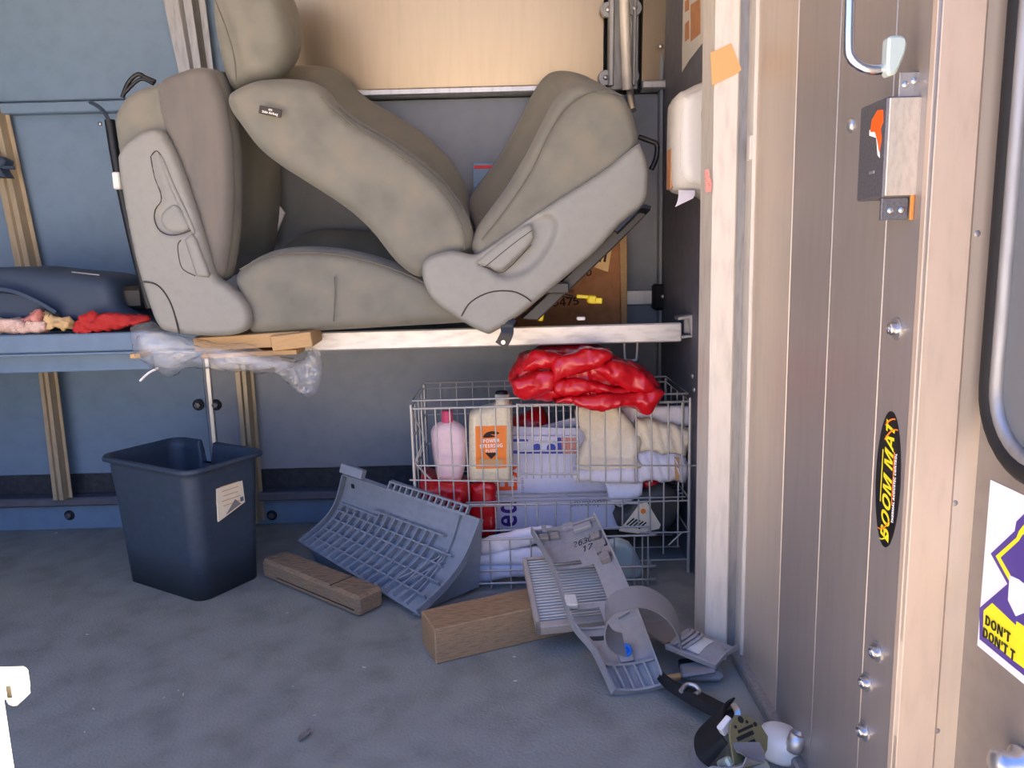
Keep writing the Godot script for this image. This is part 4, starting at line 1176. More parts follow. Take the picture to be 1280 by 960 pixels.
	s.pillow(smooth([Vector2(-0.0973, 0.9681), Vector2(-0.0875, 1.0056), Vector2(-0.0607, 1.0445), Vector2(0.0029, 1.1233), Vector2(0.0619, 1.2154), Vector2(0.1052, 1.2946), Vector2(0.1372, 1.3453), Vector2(0.1728, 1.3779), Vector2(0.2224, 1.3846), Vector2(0.2842, 1.3693), Vector2(0.3172, 1.3448), Vector2(0.3400, 1.2926), Vector2(0.3505, 1.2283), Vector2(0.3296, 1.1783), Vector2(0.2240, 1.0992), Vector2(0.1172, 1.0295), Vector2(0.0091, 0.9527), Vector2(-0.0686, 0.9294)], true, 4), -2.08, w, 0.030, 0.006, 0.016, null, facing_mask(Vector2(-0.86, 0.5)), 0.05)
	part(b, "cushion", s, M.fabric)
	seam(b, [Vector2(-0.0709, 0.9926), Vector2(-0.0048, 1.0700), Vector2(0.0650, 1.1667), Vector2(0.1085, 1.2505), Vector2(0.1470, 1.3094), Vector2(0.1889, 1.3440), Vector2(0.2429, 1.3624), Vector2(0.3048, 1.3491)], -2.0725, 0.0018, M.fabric_panel)
	# plastic side trim
	var hollow := PackedVector2Array(smooth([Vector2(-0.0884, 0.9386), Vector2(0.0103, 1.0064), Vector2(0.0616, 1.0502), Vector2(0.1036, 1.0614), Vector2(0.1305, 1.0444), Vector2(0.1341, 1.0115), Vector2(0.1101, 0.9563), Vector2(0.0584, 0.9014), Vector2(-0.0141, 0.8823), Vector2(-0.0639, 0.9129)], true, 3))
	s = Shape.new()
	s.pillow(smooth([Vector2(-0.2309, 0.9130), Vector2(-0.2232, 0.9421), Vector2(-0.1952, 0.9580), Vector2(-0.1464, 0.9671), Vector2(-0.0963, 0.9554), Vector2(-0.0622, 0.9670), Vector2(0.0318, 1.0264), Vector2(0.1375, 1.0931), Vector2(0.2524, 1.1608), Vector2(0.3352, 1.2225), Vector2(0.3517, 1.2162), Vector2(0.3663, 1.1739), Vector2(0.3685, 1.1196), Vector2(0.3562, 1.0733), Vector2(0.2977, 1.0258), Vector2(0.2301, 0.9553), Vector2(0.1299, 0.8743), Vector2(0.0261, 0.7923), Vector2(-0.0434, 0.7492), Vector2(-0.0735, 0.7479), Vector2(-0.1426, 0.7882), Vector2(-0.2005, 0.8323), Vector2(-0.2241, 0.8751)], true, 4), -2.045, Vector3(0, 0, -0.06), 0.016, 0.004, 0.0085, func(p: Vector2) -> float: return -0.022 * inside(p, hollow, 0.020))
	tr = part(b, "side_trim", s, M.trim_plastic)
	seam(tr, [Vector2(-0.1296, 0.7943), Vector2(-0.1093, 0.8256), Vector2(-0.0788, 0.8460), Vector2(-0.0402, 0.8577), Vector2(0.0064, 0.8565), Vector2(0.0380, 0.8430), Vector2(0.0568, 0.8277)], -2.0405, 0.0020, M.groove, "cover_seam")
	s = Shape.new()
	s.pillow(smooth([Vector2(-0.0844, 0.9343), Vector2(-0.0111, 0.9905), Vector2(0.0422, 1.0241), Vector2(0.0611, 1.0257), Vector2(0.0669, 1.0050), Vector2(0.0601, 0.9804), Vector2(-0.0175, 0.9117), Vector2(-0.0510, 0.9209)], true, 2), -2.043, Vector3(0, 0, -0.03), 0.005, 0.001, 0.007)
	var lv := part(tr, "lever", s, M.trim_plastic)
	seam(lv, [Vector2(-0.0637, 0.9212), Vector2(0.0096, 0.9775), Vector2(0.0629, 1.0133)], -2.0425, 0.0012, M.groove, "lever_crease")
	seam(tr, [Vector2(-0.0887, 0.9323), Vector2(-0.0512, 0.9167), Vector2(-0.0134, 0.9074), Vector2(0.0600, 0.9762)], -2.049, 0.0014, M.groove, "lever_gap")
	# rails, foot bracket and handles
	part(b, "rail", at(Transform3D()).prism([Vector2(0.0312, 0.7780), Vector2(0.1387, 0.8760), Vector2(0.2534, 0.9786), Vector2(0.3360, 1.0636), Vector2(0.3705, 1.0753), Vector2(0.3835, 1.0603), Vector2(0.2925, 0.9712), Vector2(0.1647, 0.8535), Vector2(0.0753, 0.7724)], -2.20, -2.10, 0.004), M.olive_plastic)
	part(b, "rail_hook", Shape.new().ribbon(smooth([Vector3(0.2871, 1.0043, -2.0800), Vector3(0.3296, 1.0449, -2.0800), Vector3(0.3508, 1.0630, -2.0800), Vector3(0.3741, 1.0582, -2.0800)], false, 4), smooth([Vector3(0, 0.3, 1), Vector3(0, 0.3, 1), Vector3(0, 0.3, 1), Vector3(0, 0.3, 1)], false, 4), 0.04, 0.010), M.black_plastic)
	part(b, "adjust_bar", Shape.new().tube(smooth([Vector3(0.3580, 1.2565, -2.1500), Vector3(0.3882, 1.2453, -2.1500), Vector3(0.4077, 1.2344, -2.1500), Vector3(0.4057, 1.1990, -2.1500), Vector3(0.3929, 1.1699, -2.1500)], false, 5), 0.007, 8), M.black_plastic)
	var fb := part(b, "foot_bracket", Shape.new().ribbon(smooth([Vector3(0.0046, 0.7836, -2.0600), Vector3(-0.0087, 0.7672, -2.0550), Vector3(-0.0093, 0.7462, -2.0500), Vector3(-0.0206, 0.7228, -2.0500), Vector3(-0.0274, 0.7122, -2.0500)], false, 4), smooth([Vector3(1, 0.4, 0), Vector3(1, 0.3, 0), Vector3(1, 0.3, 0), Vector3(1, 0.3, 0), Vector3(1, 0.3, 0)], false, 4), 0.034, 0.012), M.black_plastic)
	part(fb, "bracket_hole", at(Transform3D(Basis(), Vector3(-0.0206, 0.7218, -2.0400))).prism(circle(Vector2.ZERO, 0.006, 12), -0.002, 0.001), M.alu)
	part(b, "slider", Shape.new().box(Vector3(0.1154, 0.8600, -2.1000), Vector3(0.09, 0.03, 0.06), 0.004), M.olive_plastic)


func floor_load() -> void:
	# ---- waste bin
	var bx := Vector3(-cos(deg_to_rad(31.0)), 0, -sin(deg_to_rad(31.0)))
	var bz := Vector3(sin(deg_to_rad(31.0)), 0, -cos(deg_to_rad(31.0)))
	var c0 := Vector3(-0.895, 0, -2.045) + bx * 0.178 + bz * 0.112
	var bin := thing("waste_bin", "black rectangular plastic waste bin with a torn label and notched rim", "waste bin", c0)
	var H := 0.395
	var prof := [[0.170, 0.104, 0.004], [0.175, 0.109, 0.0], [0.183, 0.114, 0.14], [0.191, 0.121, 0.28], [0.197, 0.126, H - 0.030], [0.198, 0.127, H - 0.014], [0.213, 0.141, H - 0.014], [0.214, 0.142, H - 0.006], [0.210, 0.138, H], [0.198, 0.126, H - 0.002], [0.193, 0.122, H - 0.030], [0.186, 0.116, 0.24], [0.170, 0.104, 0.008]]
	var s := Shape.new()
	s.sg = 1
	var n := 64
	var rings := []
	var base := Shape.resampled(PackedVector2Array(rounded(0.38, 0.24, 0.042, 12)), 0.007)
	for q in prof:
		var o := []
		var hw: float = q[0]
		var hd: float = q[1]
		for e in base:
			var p := Vector2(e.x * hw / 0.19, e.y * hd / 0.12)
			var y: float = q[2]
			var notch := smoothstep(0.0, 0.012, p.y - 0.06) * smoothstep(0.026, 0.032, p.x) * smoothstep(0.090, 0.084, p.x)
			y = minf(y, lerpf(y, H - 0.070, notch))
			o.append(c0 + bx * p.x + bz * p.y + Vector3(0, y, 0))
		rings.append(o)
	n = rings[0].size()
	for k in rings.size() - 1:
		for i in n:
			var j := (i + 1) % n
			s.quad(rings[k][j], rings[k][i], rings[k + 1][i], rings[k + 1][j])
	for i in range(1, n - 1):
		s.tri(rings[0][0], rings[0][i], rings[0][i + 1])
		s.tri(rings[-1][0], rings[-1][i + 1], rings[-1][i])
	part(bin, "tub", s, M.bin_plastic)
	# label on the short right face
	var fx := frame(c0 - bx * 0.1925 + Vector3(0, 0.285, 0) + bz * 0.005, bz, Vector3.UP)
	fx = fx * Transform3D(Basis(Vector3.RIGHT, -0.062), Vector3.ZERO)
	var lab := at(fx)
	lab.prism([Vector2(-0.052, -0.060), Vector2(-0.045, -0.058), Vector2(0.046, -0.030), Vector2(0.046, 0.056), Vector2(-0.046, 0.046), Vector2(-0.048, -0.02)], -0.002, 0.0035)
	var lp := part(bin, "label", lab, M.cream_paper, "torn cream paper label")
	for k in 5:
		part(lp, "print_line", at(fx).box(Vector3(0.0, 0.036 - k * 0.014, 0.004), Vector3(0.066 - 0.008 * (k % 3), 0.002, 0.0006), 0.0), M.tape_tan)
	part(lp, "peeled_corner", at(fx).prism([Vector2(-0.024, -0.046), Vector2(0.030, -0.030), Vector2(0.012, -0.012)], 0.0036, 0.006), M.pillar_dust)
	part(lp, "print_mark", at(fx).box(Vector3(0.036, -0.018, 0.004), Vector3(0.011, 0.013, 0.0006), 0.0), M.ink_grey)

	# ---- timbers
	var e0 := Vector3(-0.4271, 0.0000, -1.9312)
	var dir: Vector3 = (Vector3(-0.6453, -0.0000, -2.1111) - e0).normalized()
	var side := dir.cross(Vector3.UP)
	if side.z > 0:
		side = -side
	var L := 0.455
	s = Shape.new()
	s.xf = Transform3D(-dir, Vector3.UP, side * -1.0, e0 + dir * L / 2 + side * 0.045 + Vector3(0, 0.030, 0))
	s.box(Vector3.ZERO, Vector3(L, 0.060, 0.090), 0.009)
	var t1 := thing("timber_offcut", "weathered split timber offcut lying between bin and ribbed panel", "timber", e0 + dir * L / 2)
	part(t1, "beam", s, M.wood_grey)
	s = at(s.xf)
	s.box(Vector3(0.03, -0.012, 0.0445), Vector3(0.36, 0.004, 0.003), 0.001)
	part(t1, "split", s, M.ink_brown, "dark split along the side")
	s = at(s.xf)
	s.box(Vector3(0.105, 0.0302, 0.0), Vector3(0.0035, 0.002, 0.086), 0.0005)
	part(t1, "saw_mark", s, M.ink_brown)
	e0 = Vector3(-0.1971, 0.0000, -1.6828)
	dir = (Vector3(0.1299, 0.0000, -1.8213) - e0).normalized()
	side = Vector3.UP.cross(dir)
	if side.z > 0:
		side = -side
	L = 0.46
	s = Shape.new()
	s.xf = frame(e0 + dir * L / 2 + side * 0.056 + Vector3(0, 0.0445, 0), dir, Vector3.UP)
	s.box(Vector3.ZERO, Vector3(L, 0.089, 0.112), 0.003)
	solo("timber_block", s, M.wood, "square tan timber block on the floor carrying the pleated filter", "timber", e0 + dir * L / 2 + side * 0.056)

	# ---- ribbed grey panel
	var BL := Vector3(-0.690, 0.055, -2.355)
	var BR := Vector3(-0.262, 0.018, -1.905)
	var TR := Vector3(-0.090, 0.231, -2.035)
	var TL := Vector3(-0.515, 0.306, -2.285)
	var nn := (BR - BL).cross(TL - BL).normalized()
	var f := func(u: float, v: float) -> Vector3:
		var p: Vector3 = BL.lerp(BR, u).lerp(TL.lerp(TR, u), v)
		return p - nn * (0.055 * sin(PI * v) * (1.0 - 0.4 * v))
	var pn := thing("ribbed_panel", "grey ribbed plastic interior panel leaning with its ribbed back showing", "plastic panel", (BL + BR) / 2)
	part(pn, "shell", Shape.new().patch(f, steps(0, 1, 30), steps(0, 1, 18), 0.004), M.panel_grey)
	for k in 15: # short ribs across
		var u := 0.05 + 0.058 * k
		var v1 := 0.60 if k < 5 else (0.72 if k < 13 else 0.5)
		part(pn, "rib", rib(f, u, 0.02, u + 0.015, v1, 0.020, 14), M.panel_grey)
	for q in [[0.04, 0.96, 0.11], [0.04, 0.96, 0.25], [0.04, 0.90, 0.40], [0.04, 0.92, 0.53], [0.30, 0.82, 0.70]]:
		part(pn, "rib", rib(f, q[0], q[2], q[1], q[2] + 0.01, 0.018, 24), M.panel_grey)
	part(pn, "rib", rib(f, 0.04, 0.62, 0.34, 0.63, 0.012, 10), M.panel_grey)
	part(pn, "edge_wall", rib(f, 0.005, 0.0, 0.0, 1.0, 0.022, 20), M.panel_grey)
	part(pn, "edge_wall", rib(f, 0.995, 0.0, 0.995, 1.0, 0.020, 20), M.panel_grey)
	part(pn, "edge_wall", rib(f, 0.0, 0.99, 1.0, 0.99, 0.016, 26), M.panel_grey)
	part(pn, "edge_wall", rib(f, 0.90, 0.02, 0.86, 0.98, 0.012, 20), M.panel_grey)
	part(pn, "curved_rib", rib(f, 0.74, 0.10, 0.86, 0.50, 0.016, 16), M.panel_grey)
	part(pn, "curved_rib", rib(f, 0.79, 0.10, 0.89, 0.46, 0.016, 16), M.panel_grey)
	part(pn, "comb_rail", rib(f, 0.34, 1.0, 0.90, 1.0, 0.016, 20), M.panel_grey)
	part(pn, "comb_rail", rib(f, 0.34, 1.085, 0.90, 1.085, 0.016, 20), M.panel_grey)
	for k in 14: # slotted comb along the top edge
		var u := 0.345 + 0.0425 * k
		part(pn, "comb_tooth", rib(f, u, 1.0, u, 1.085, 0.016, 2), M.panel_grey)
	var cxf := frame(f.call(0.07, 1.0) + nn * 0.012, f.call(0.1, 1.0) - f.call(0.0, 1.0), nn)
	part(pn, "corner_clip", at(cxf).box(Vector3(0, 0, -0.012), Vector3(0.085, 0.026, 0.03), 0.003), M.panel_grey)
	var hx := frame(f.call(0.075, 0.86) + nn * 0.002, f.call(0.1, 0.86) - f.call(0.05, 0.86), f.call(0.075, 0.9) - f.call(0.075, 0.8))
	part(pn, "square_hole", at(hx).box(Vector3.ZERO, Vector3(0.012, 0.014, 0.004), 0.001), M.ink_black)
	var g := func(u: float, v: float) -> Vector3:
		var p: Vector3 = f.call(0.998, v)
		return p.lerp(Vector3(p.x - 0.02, 0.004, p.z - 0.03), u)
	part(pn, "end_wall", Shape.new().patch(g, steps(0, 0.92, 6), steps(0, 1, 16), 0.004), M.panel_grey)
	g = func(u: float, v: float) -> Vector3:
		var p: Vector3 = f.call(v, 0.002)
		return p.lerp(Vector3(p.x, 0.003, p.z - 0.03), u)
	part(pn, "foot_wall", Shape.new().patch(g, steps(0, 1, 2), steps(0.1, 1, 12), 0.004), M.panel_grey)

	# ---- pleated cabin filter
	var ft := Vector3(0.0154, 0.1665, -1.9150)
	var fb := Vector3(0.0436, 0.0777, -1.7000)
	var fr := Vector3(0.995, 0.01, -0.09).normalized()
	var up := (ft - fb).normalized()
	fr = (fr - up * fr.dot(up)).normalized()
	var hh := ft.distance_to(fb)
	var ff := frame(fb, fr, up)
	var fi := thing("cabin_filter", "square pleated air filter leaning on the timber block, grey with dark gaps", "air filter", fb)
	var W := 0.225
	part(fi, "frame_bar", at(ff).box(Vector3(0.006, hh / 2, -0.014), Vector3(0.012, hh, 0.028), 0.002), M.filter_frame)
	part(fi, "frame_bar", at(ff).box(Vector3(W - 0.006, hh / 2, -0.014), Vector3(0.012, hh, 0.028), 0.002), M.filter_frame)
	part(fi, "frame_bar", at(ff).box(Vector3(W / 2, 0.010, -0.014), Vector3(W, 0.020, 0.028), 0.002), M.filter_frame)
	part(fi, "frame_bar", at(ff).box(Vector3(W / 2, hh - 0.003, -0.014), Vector3(W, 0.006, 0.028), 0.002), M.filter_frame)
	part(fi, "backing", at(ff).box(Vector3(W / 2, hh / 2, -0.026), Vector3(W - 0.01, hh - 0.01, 0.004), 0.001), M.filter_backing)  # dark sheet seen through the gaps between pleats
	var np := 22
	for k in np:
		var y := 0.022 + (hh - 0.030) * (k + 0.5) / np
		var d := (hh - 0.030) / np
		part(fi, "pleat", at(ff * Transform3D(Basis(Vector3(0, 1, 0), PI / 2), Vector3(0.012, y, 0))).prism([Vector2(0.024, -d * 0.26), Vector2(0.004, -d * 0.12), Vector2(0.004, d * 0.14), Vector2(0.024, d * 0.26)], 0.0, W - 0.024), M.filter_pleat)


# an upright fin standing on a surface f between two (u, v) points
func rib(f: Callable, u0: float, v0: float, u1: float, v1: float, h: float, n: int) -> Shape:
	var pts := []
	var nrm := []
	for i in n + 1:
		var t := float(i) / n
		var u := lerpf(u0, u1, t)
		var v := lerpf(v0, v1, t)
		var e := 0.004
		var du: Vector3 = f.call(u + e, v) - f.call(u - e, v)
		var dv: Vector3 = f.call(u, v + e) - f.call(u, v - e)
		var k := du.cross(dv).normalized()
		pts.append(f.call(u, v) + k * (h * 0.5 - 0.001))
		nrm.append(k)
	return Shape.new().ribbon(pts, nrm, h, 0.0048)


func wire(parent: Node3D, a: Vector3, b: Vector3, r := 0.0026) -> void:
	part(parent, "wire", Shape.new().tube([a, b], r, 6), M.wire)


func flat_item(called: String, outline: Array, z: float, depth: float, r: float, m: Material, label: String, category: String, warp = null, group := "") -> MeshInstance3D:
	var s := Shape.new()
	if warp != null:
		s.warp = warp
	s.pillow(outline, z, Vector3(0, 0, -depth), r, 0.0, 0.010)
	var c := Vector2.ZERO
	var low := 1e9
	for p in outline:
		c += p / outline.size()
		low = minf(low, p.y)
	return solo(called, s, m, label, category, Vector3(c.x, low, z - depth / 2), group)


func basket() -> void:
	var b := thing("wire_basket", "tall grey wire basket full of papers and bottles in the corner", "wire basket", Vector3(0.12, 0, -2.34))
	var zf := -2.17
	var zb := -2.52
	var yt := 0.522
	var x0 := -0.292
	var x1 := 0.512
	# frame: uprights and rims
	for q in [[x0, zf], [x1, zf], [x0, zb], [x1, zb]]:
		part(b, "upright", Shape.new().tube([Vector3(q[0], 0.002, q[1]), Vector3(q[0], yt + 0.012, q[1])], 0.005, 8), M.wire)
	part(b, "rim", Shape.new().tube([Vector3(x0, yt, zf), Vector3(x1, yt, zf), Vector3(x1, yt, zb), Vector3(x0, yt, zb)], 0.0036, 8, true), M.wire)
	part(b, "rim", Shape.new().tube([Vector3(x0, yt + 0.018, zf - 0.03), Vector3(x1, yt + 0.018, zf - 0.03), Vector3(x1, yt + 0.018, zb), Vector3(x0, yt + 0.018, zb)], 0.003, 8, true), M.wire)
	# front wires: left panel, gate, right panel
	for px in [Vector2(-0.2626, 0.4053), Vector2(-0.2232, 0.4043), Vector2(-0.1814, 0.4032), Vector2(-0.1373, 0.4020), Vector2(-0.0931, 0.4008), Vector2(-0.0513, 0.3997), Vector2(-0.0095, 0.3985)]:
		wire(b, Vector3(px.x, yt, zf), Vector3(px.x + 0.003, 0.225, zf))
	for px in [Vector2(0.0346, 0.3973), Vector2(0.0555, 0.3968), Vector2(0.0788, 0.3962), Vector2(0.1044, 0.3955), Vector2(0.1253, 0.3949), Vector2(0.1462, 0.3943), Vector2(0.1671, 0.3938)]:
		wire(b, Vector3(px.x, yt + 0.006, zf + 0.004), Vector3(px.x, 0.306, zf + 0.004))
	for px in [Vector2(0.2206, 0.3923), Vector2(0.2648, 0.3911), Vector2(0.3090, 0.3900), Vector2(0.3555, 0.3887), Vector2(0.3997, 0.3875), Vector2(0.4486, 0.3862), Vector2(0.4882, 0.3851)]:
		wire(b, Vector3(px.x, yt, zf), Vector3(px.x + 0.002, 0.285, zf))
	for px in [Vector2(0.0137, 0.3979), Vector2(0.1857, 0.3933)]:
		wire(b, Vector3(px.x, yt + 0.008, zf + 0.002), Vector3(px.x, 0.29, zf + 0.002), 0.004)
	for py in [Vector2(0.0215, 0.5279), Vector2(0.0188, 0.4169), Vector2(0.0182, 0.3906), Vector2(0.0165, 0.3209)]:
		wire(b, Vector3(Vector3(0.0137, 0.3979, -2.1700).x, py.y, zf + 0.006), Vector3(Vector3(0.1857, 0.3933, -2.1700).x, py.y - 0.004, zf + 0.006))
	wire(b, Vector3(-0.2854, 0.3543, -2.1660), Vector3(0.0124, 0.3463, -2.1660))
	wire(b, Vector3(0.1801, 0.3417, -2.1660), Vector3(0.5298, 0.3323, -2.1660))
	wire(b, Vector3(-0.3061, 0.3115, -2.1660), Vector3(0.0112, 0.2980, -2.1660))
	# lower front panel
	wire(b, Vector3(-0.1548, 0.2323, -2.1650), Vector3(0.3666, 0.2229, -2.1650), 0.0032)
	for px in [Vector2(-0.1400, 0.1852), Vector2(-0.1000, 0.1841), Vector2(-0.0576, 0.1830), Vector2(-0.0128, 0.1818), Vector2(0.0296, 0.1806), Vector2(0.0649, 0.1796), Vector2(0.1191, 0.1781), Vector2(0.1615, 0.1770), Vector2(0.2134, 0.1756), Vector2(0.2676, 0.1741), Vector2(0.3148, 0.1728), Vector2(0.3620, 0.1715)]:
		wire(b, Vector3(px.x, 0.235, -2.163), Vector3(px.x, 0.150, -2.163))
	wire(b, Vector3(0.3955, 0.2864, -2.1700), Vector3(0.3984, 0.1316, -2.1700))
	wire(b, Vector3(0.4377, 0.2852, -2.1700), Vector3(0.4368, 0.0631, -2.1700))
	wire(b, Vector3(0.4799, 0.2841, -2.1700), Vector3(0.4795, 0.0870, -2.1700))
	wire(b, Vector3(0.3669, 0.1314, -2.1660), Vector3(0.5137, 0.1299, -2.1660))
	wire(b, Vector3(0.4524, 0.0918, -2.1660), Vector3(0.4900, 0.1281, -2.1660))
	# side and back wires
	for k in 4:
		var y := yt - 0.09 - k * 0.10
		wire(b, Vector3(x0, y, zf), Vector3(x0, y, zb))
		wire(b, Vector3(x1, y, zf), Vector3(x1, y, zb))
		wire(b, Vector3(x0, y, zb), Vector3(x1, y, zb))
	for k in 3:
		var z := lerpf(zf, zb, (k + 1) / 4.0)
		wire(b, Vector3(x0, yt, z), Vector3(x0, 0.2, z))
		wire(b, Vector3(x1, yt, z), Vector3(x1, 0.2, z))
	for k in 14:
		var x := lerpf(x0, x1, (k + 1) / 15.0)
		wire(b, Vector3(x, yt + 0.018, zb), Vector3(x, 0.12, zb))
	# shelf wires that carry the bottles, and the floor of the basket
	for k in 10:
		var z := lerpf(zf - 0.01, zb + 0.02, k / 9.0)
		wire(b, Vector3(x0, 0.222, z), Vector3(x1, 0.222, z))
	for k in 4:
		var z := lerpf(zf - 0.02, zb + 0.02, k / 3.0)
		wire(b, Vector3(x0, 0.035, z), Vector3(x1, 0.035, z))
	part(b, "brace", Shape.new().tube([Vector3(-0.2927, 0.5189, -2.1750), Vector3(-0.2604, 0.4243, -2.2000), Vector3(-0.2942, 0.3548, -2.2000), Vector3(-0.2425, 0.3031, -2.1800)], 0.0028, 6), M.wire)
	part(b, "brace", Shape.new().tube([Vector3(-0.2651, 0.4003, -2.1900), Vector3(-0.2918, 0.3548, -2.2000), Vector3(-0.2595, 0.3128, -2.1900)], 0.0028, 6), M.wire)
	# front bin of the basket
	var lf := thing("wire_tray", "low grey wire tray of papers standing before the tall wire basket", "wire tray", Vector3(0.11, 0.0, -2.12))
	for py in [Vector2(0.1252, 0.1540), Vector2(0.1238, 0.0601), Vector2(0.1232, 0.0212)]:
		part(lf, "wire", Shape.new().tube(smooth([Vector3(-0.14, py.y, -2.155), Vector3(-0.14, py.y, -2.09), Vector3(-0.10, py.y, -2.085), Vector3(0.36, py.y, -2.085), Vector3(0.385, py.y, -2.095), Vector3(0.388, py.y, -2.155)], false, 4), 0.0034, 7), M.wire)
	wire(lf, Vector3(-0.14, Vector3(0.1252, 0.1540, -2.0850).y, -2.155), Vector3(0.388, Vector3(0.1252, 0.1540, -2.0850).y, -2.155), 0.003)
	for px in [Vector2(-0.1276, 0.0937), Vector2(-0.0750, 0.0922), Vector2(-0.0178, 0.0906), Vector2(0.0418, 0.0890), Vector2(0.1013, 0.0873), Vector2(0.1608, 0.0857), Vector2(0.2204, 0.0840), Vector2(0.2800, 0.0824), Vector2(0.3373, 0.0808), Vector2(0.3602, 0.0802), Vector2(0.3763, 0.0797)]:
		wire(lf, Vector3(px.x, Vector3(0.1252, 0.1540, -2.0850).y, -2.085), Vector3(px.x, 0.004, -2.085))
		wire(lf, Vector3(px.x, 0.006, -2.085), Vector3(px.x, 0.006, -2.155))

	# ---- bottles
	var pb := thing("fluid_bottle", "cream bottle with orange power steering fluid label and black cap in basket", "bottle", Vector3(-0.0734, 0.2725, -2.2500))
	var s := Shape.new()
	s.pillow(smooth([Vector2(-0.1302, 0.4765), Vector2(-0.1226, 0.4932), Vector2(-0.0962, 0.5045), Vector2(-0.0654, 0.5109), Vector2(-0.0510, 0.5177), Vector2(-0.0505, 0.5369), Vector2(-0.0479, 0.5440), Vector2(-0.0103, 0.5430), Vector2(-0.0082, 0.5358), Vector2(-0.0087, 0.5142), Vector2(0.0003, 0.4972), Vector2(-0.0049, 0.2971), Vector2(-0.0149, 0.2800), Vector2(-0.0437, 0.2783), Vector2(-0.1036, 0.2799), Vector2(-0.1274, 0.2830), Vector2(-0.1365, 0.2982), Vector2(-0.1333, 0.3892)], true, 3), -2.215, Vector3(0, 0, -0.085), 0.020, 0.0, 0.008)
	part(pb, "body", s, M.cream_plastic)
	part(pb, "cap", at(Transform3D(Basis(), Vector3(-0.0321, 0.5323, -2.2550))).lathe([Vector2(0.019, 0), Vector2(0.019, 0.016), Vector2(0.016, 0.020), Vector2(0.0, 0.021)], 20), M.black_plastic)
	var lb := part(pb, "label", at(Transform3D()).prism([Vector2(-0.1118, 0.4556), Vector2(-0.0197, 0.4556), Vector2(-0.0232, 0.3265), Vector2(-0.1138, 0.3265)], -2.218, -2.2132), M.label_orange, "orange label")
	var lx := frame(Vector3(-0.0659, 0.4111, -2.2128), Vector3(1, 0.026, 0), Vector3.UP)
	lettering(lb, "POWER", lx, 0.0105, M.ink_white, 700)
	lx.origin = Vector3(-0.0664, 0.3953, -2.2128)
	lettering(lb, "STEERING", lx, 0.0105, M.ink_white, 700)
	lx.origin = Vector3(-0.0668, 0.3807, -2.2128)
	lettering(lb, "FLUID", lx, 0.0085, M.ink_white, 700)
	part(lb, "emblem", at(Transform3D()).prism(smooth([Vector2(-0.0892, 0.4214), Vector2(-0.0793, 0.4357), Vector2(-0.0603, 0.4400), Vector2(-0.0416, 0.4347), Vector2(-0.0488, 0.4300), Vector2(-0.0677, 0.4305), Vector2(-0.0513, 0.4228)], true, 3), -2.2136, -2.2126), M.ink_brown)
	part(lb, "emblem", at(Transform3D()).prism([Vector2(-0.0860, 0.3751), Vector2(-0.0480, 0.3740), Vector2(-0.0676, 0.3550)], -2.2136, -2.2130), M.ink_brown)
	part(lb, "print_block", at(Transform3D()).prism([Vector2(-0.1032, 0.3560), Vector2(-0.0320, 0.3540), Vector2(-0.0325, 0.3344), Vector2(-0.1039, 0.3364)], -2.2136, -2.2130), M.tape_tan)
	var lo := thing("lotion_bottle", "pale pink lotion bottle with a bright pink cap behind basket wires", "bottle", Vector3(-0.2028, 0.2730, -2.2600))
	s = Shape.new()
	s.pillow(smooth([Vector2(-0.2218, 0.2826), Vector2(-0.2335, 0.2904), Vector2(-0.2429, 0.3526), Vector2(-0.2474, 0.4142), Vector2(-0.2463, 0.4386), Vector2(-0.2337, 0.4553), Vector2(-0.2143, 0.4645), Vector2(-0.1928, 0.4688), Vector2(-0.1716, 0.4634), Vector2(-0.1508, 0.4482), Vector2(-0.1420, 0.4285), Vector2(-0.1411, 0.3868), Vector2(-0.1481, 0.3253), Vector2(-0.1590, 0.2884), Vector2(-0.1713, 0.2812)], true, 4), -2.225, Vector3(0, 0, -0.06), 0.026, 0.0, 0.007)
	part(lo, "body", s, M.pink_plastic)
	part(lo, "cap", at(Transform3D(Basis(), Vector3(-0.1963, 0.4585, -2.2550))).lathe([Vector2(0.0185, 0), Vector2(0.0185, 0.006), Vector2(0.017, 0.008), Vector2(0.0175, 0.034), Vector2(0.015, 0.038), Vector2(0, 0.0385)], 20), M.pink_cap)

	# ---- envelopes
	var en := thing("mailing_envelope", "large white mailing envelope with purple and orange lettering, standing in basket", "envelope", Vector3(0.1140, 0.0952, -2.3100))
	part(en, "card", at(Transform3D()).prism([Vector2(-0.0598, 0.4349), Vector2(0.2908, 0.4180), Vector2(0.2900, 0.2630), Vector2(0.3293, 0.0930), Vector2(-0.0696, 0.1039)], -2.31, -2.30, 0.001), M.envelope_white)
	var vt := Transform3D(Vector3(0, 1, 0), Vector3(-1, 0, 0), Vector3(0, 0, 1), Vector3(-0.0284, 0.1449, -2.2994))
	lettering(en, "Fed", Transform3D(vt.basis, Vector3(-0.0261, 0.1344, -2.2994)), 0.064, M.ink_purple, 700, "Droid Sans", 0.0, 0.82)
	lettering(en, "Ex", Transform3D(vt.basis, Vector3(-0.0225, 0.2691, -2.2994)), 0.064, M.ink_orange, 700, "Droid Sans", 0.0, 0.92)
	lettering(en, "Envelope", frame(Vector3(0.2272, 0.1848, -2.2994), Vector3(1, 0.026, 0), Vector3.UP), 0.021, M.ink_grey, 400, "Droid Sans", 0.0, 1.0)
	lettering(en, "Express", Transform3D(vt.basis, Vector3(0.0240, 0.2447, -2.2994)), 0.008, M.ink_grey, 400, "Droid Sans", 0.0, 1.3)
	var e2 := thing("mailing_envelope", "white envelope with blue and red print bands behind the large one", "envelope", Vector3(0.1160, 0.1461, -2.3300))
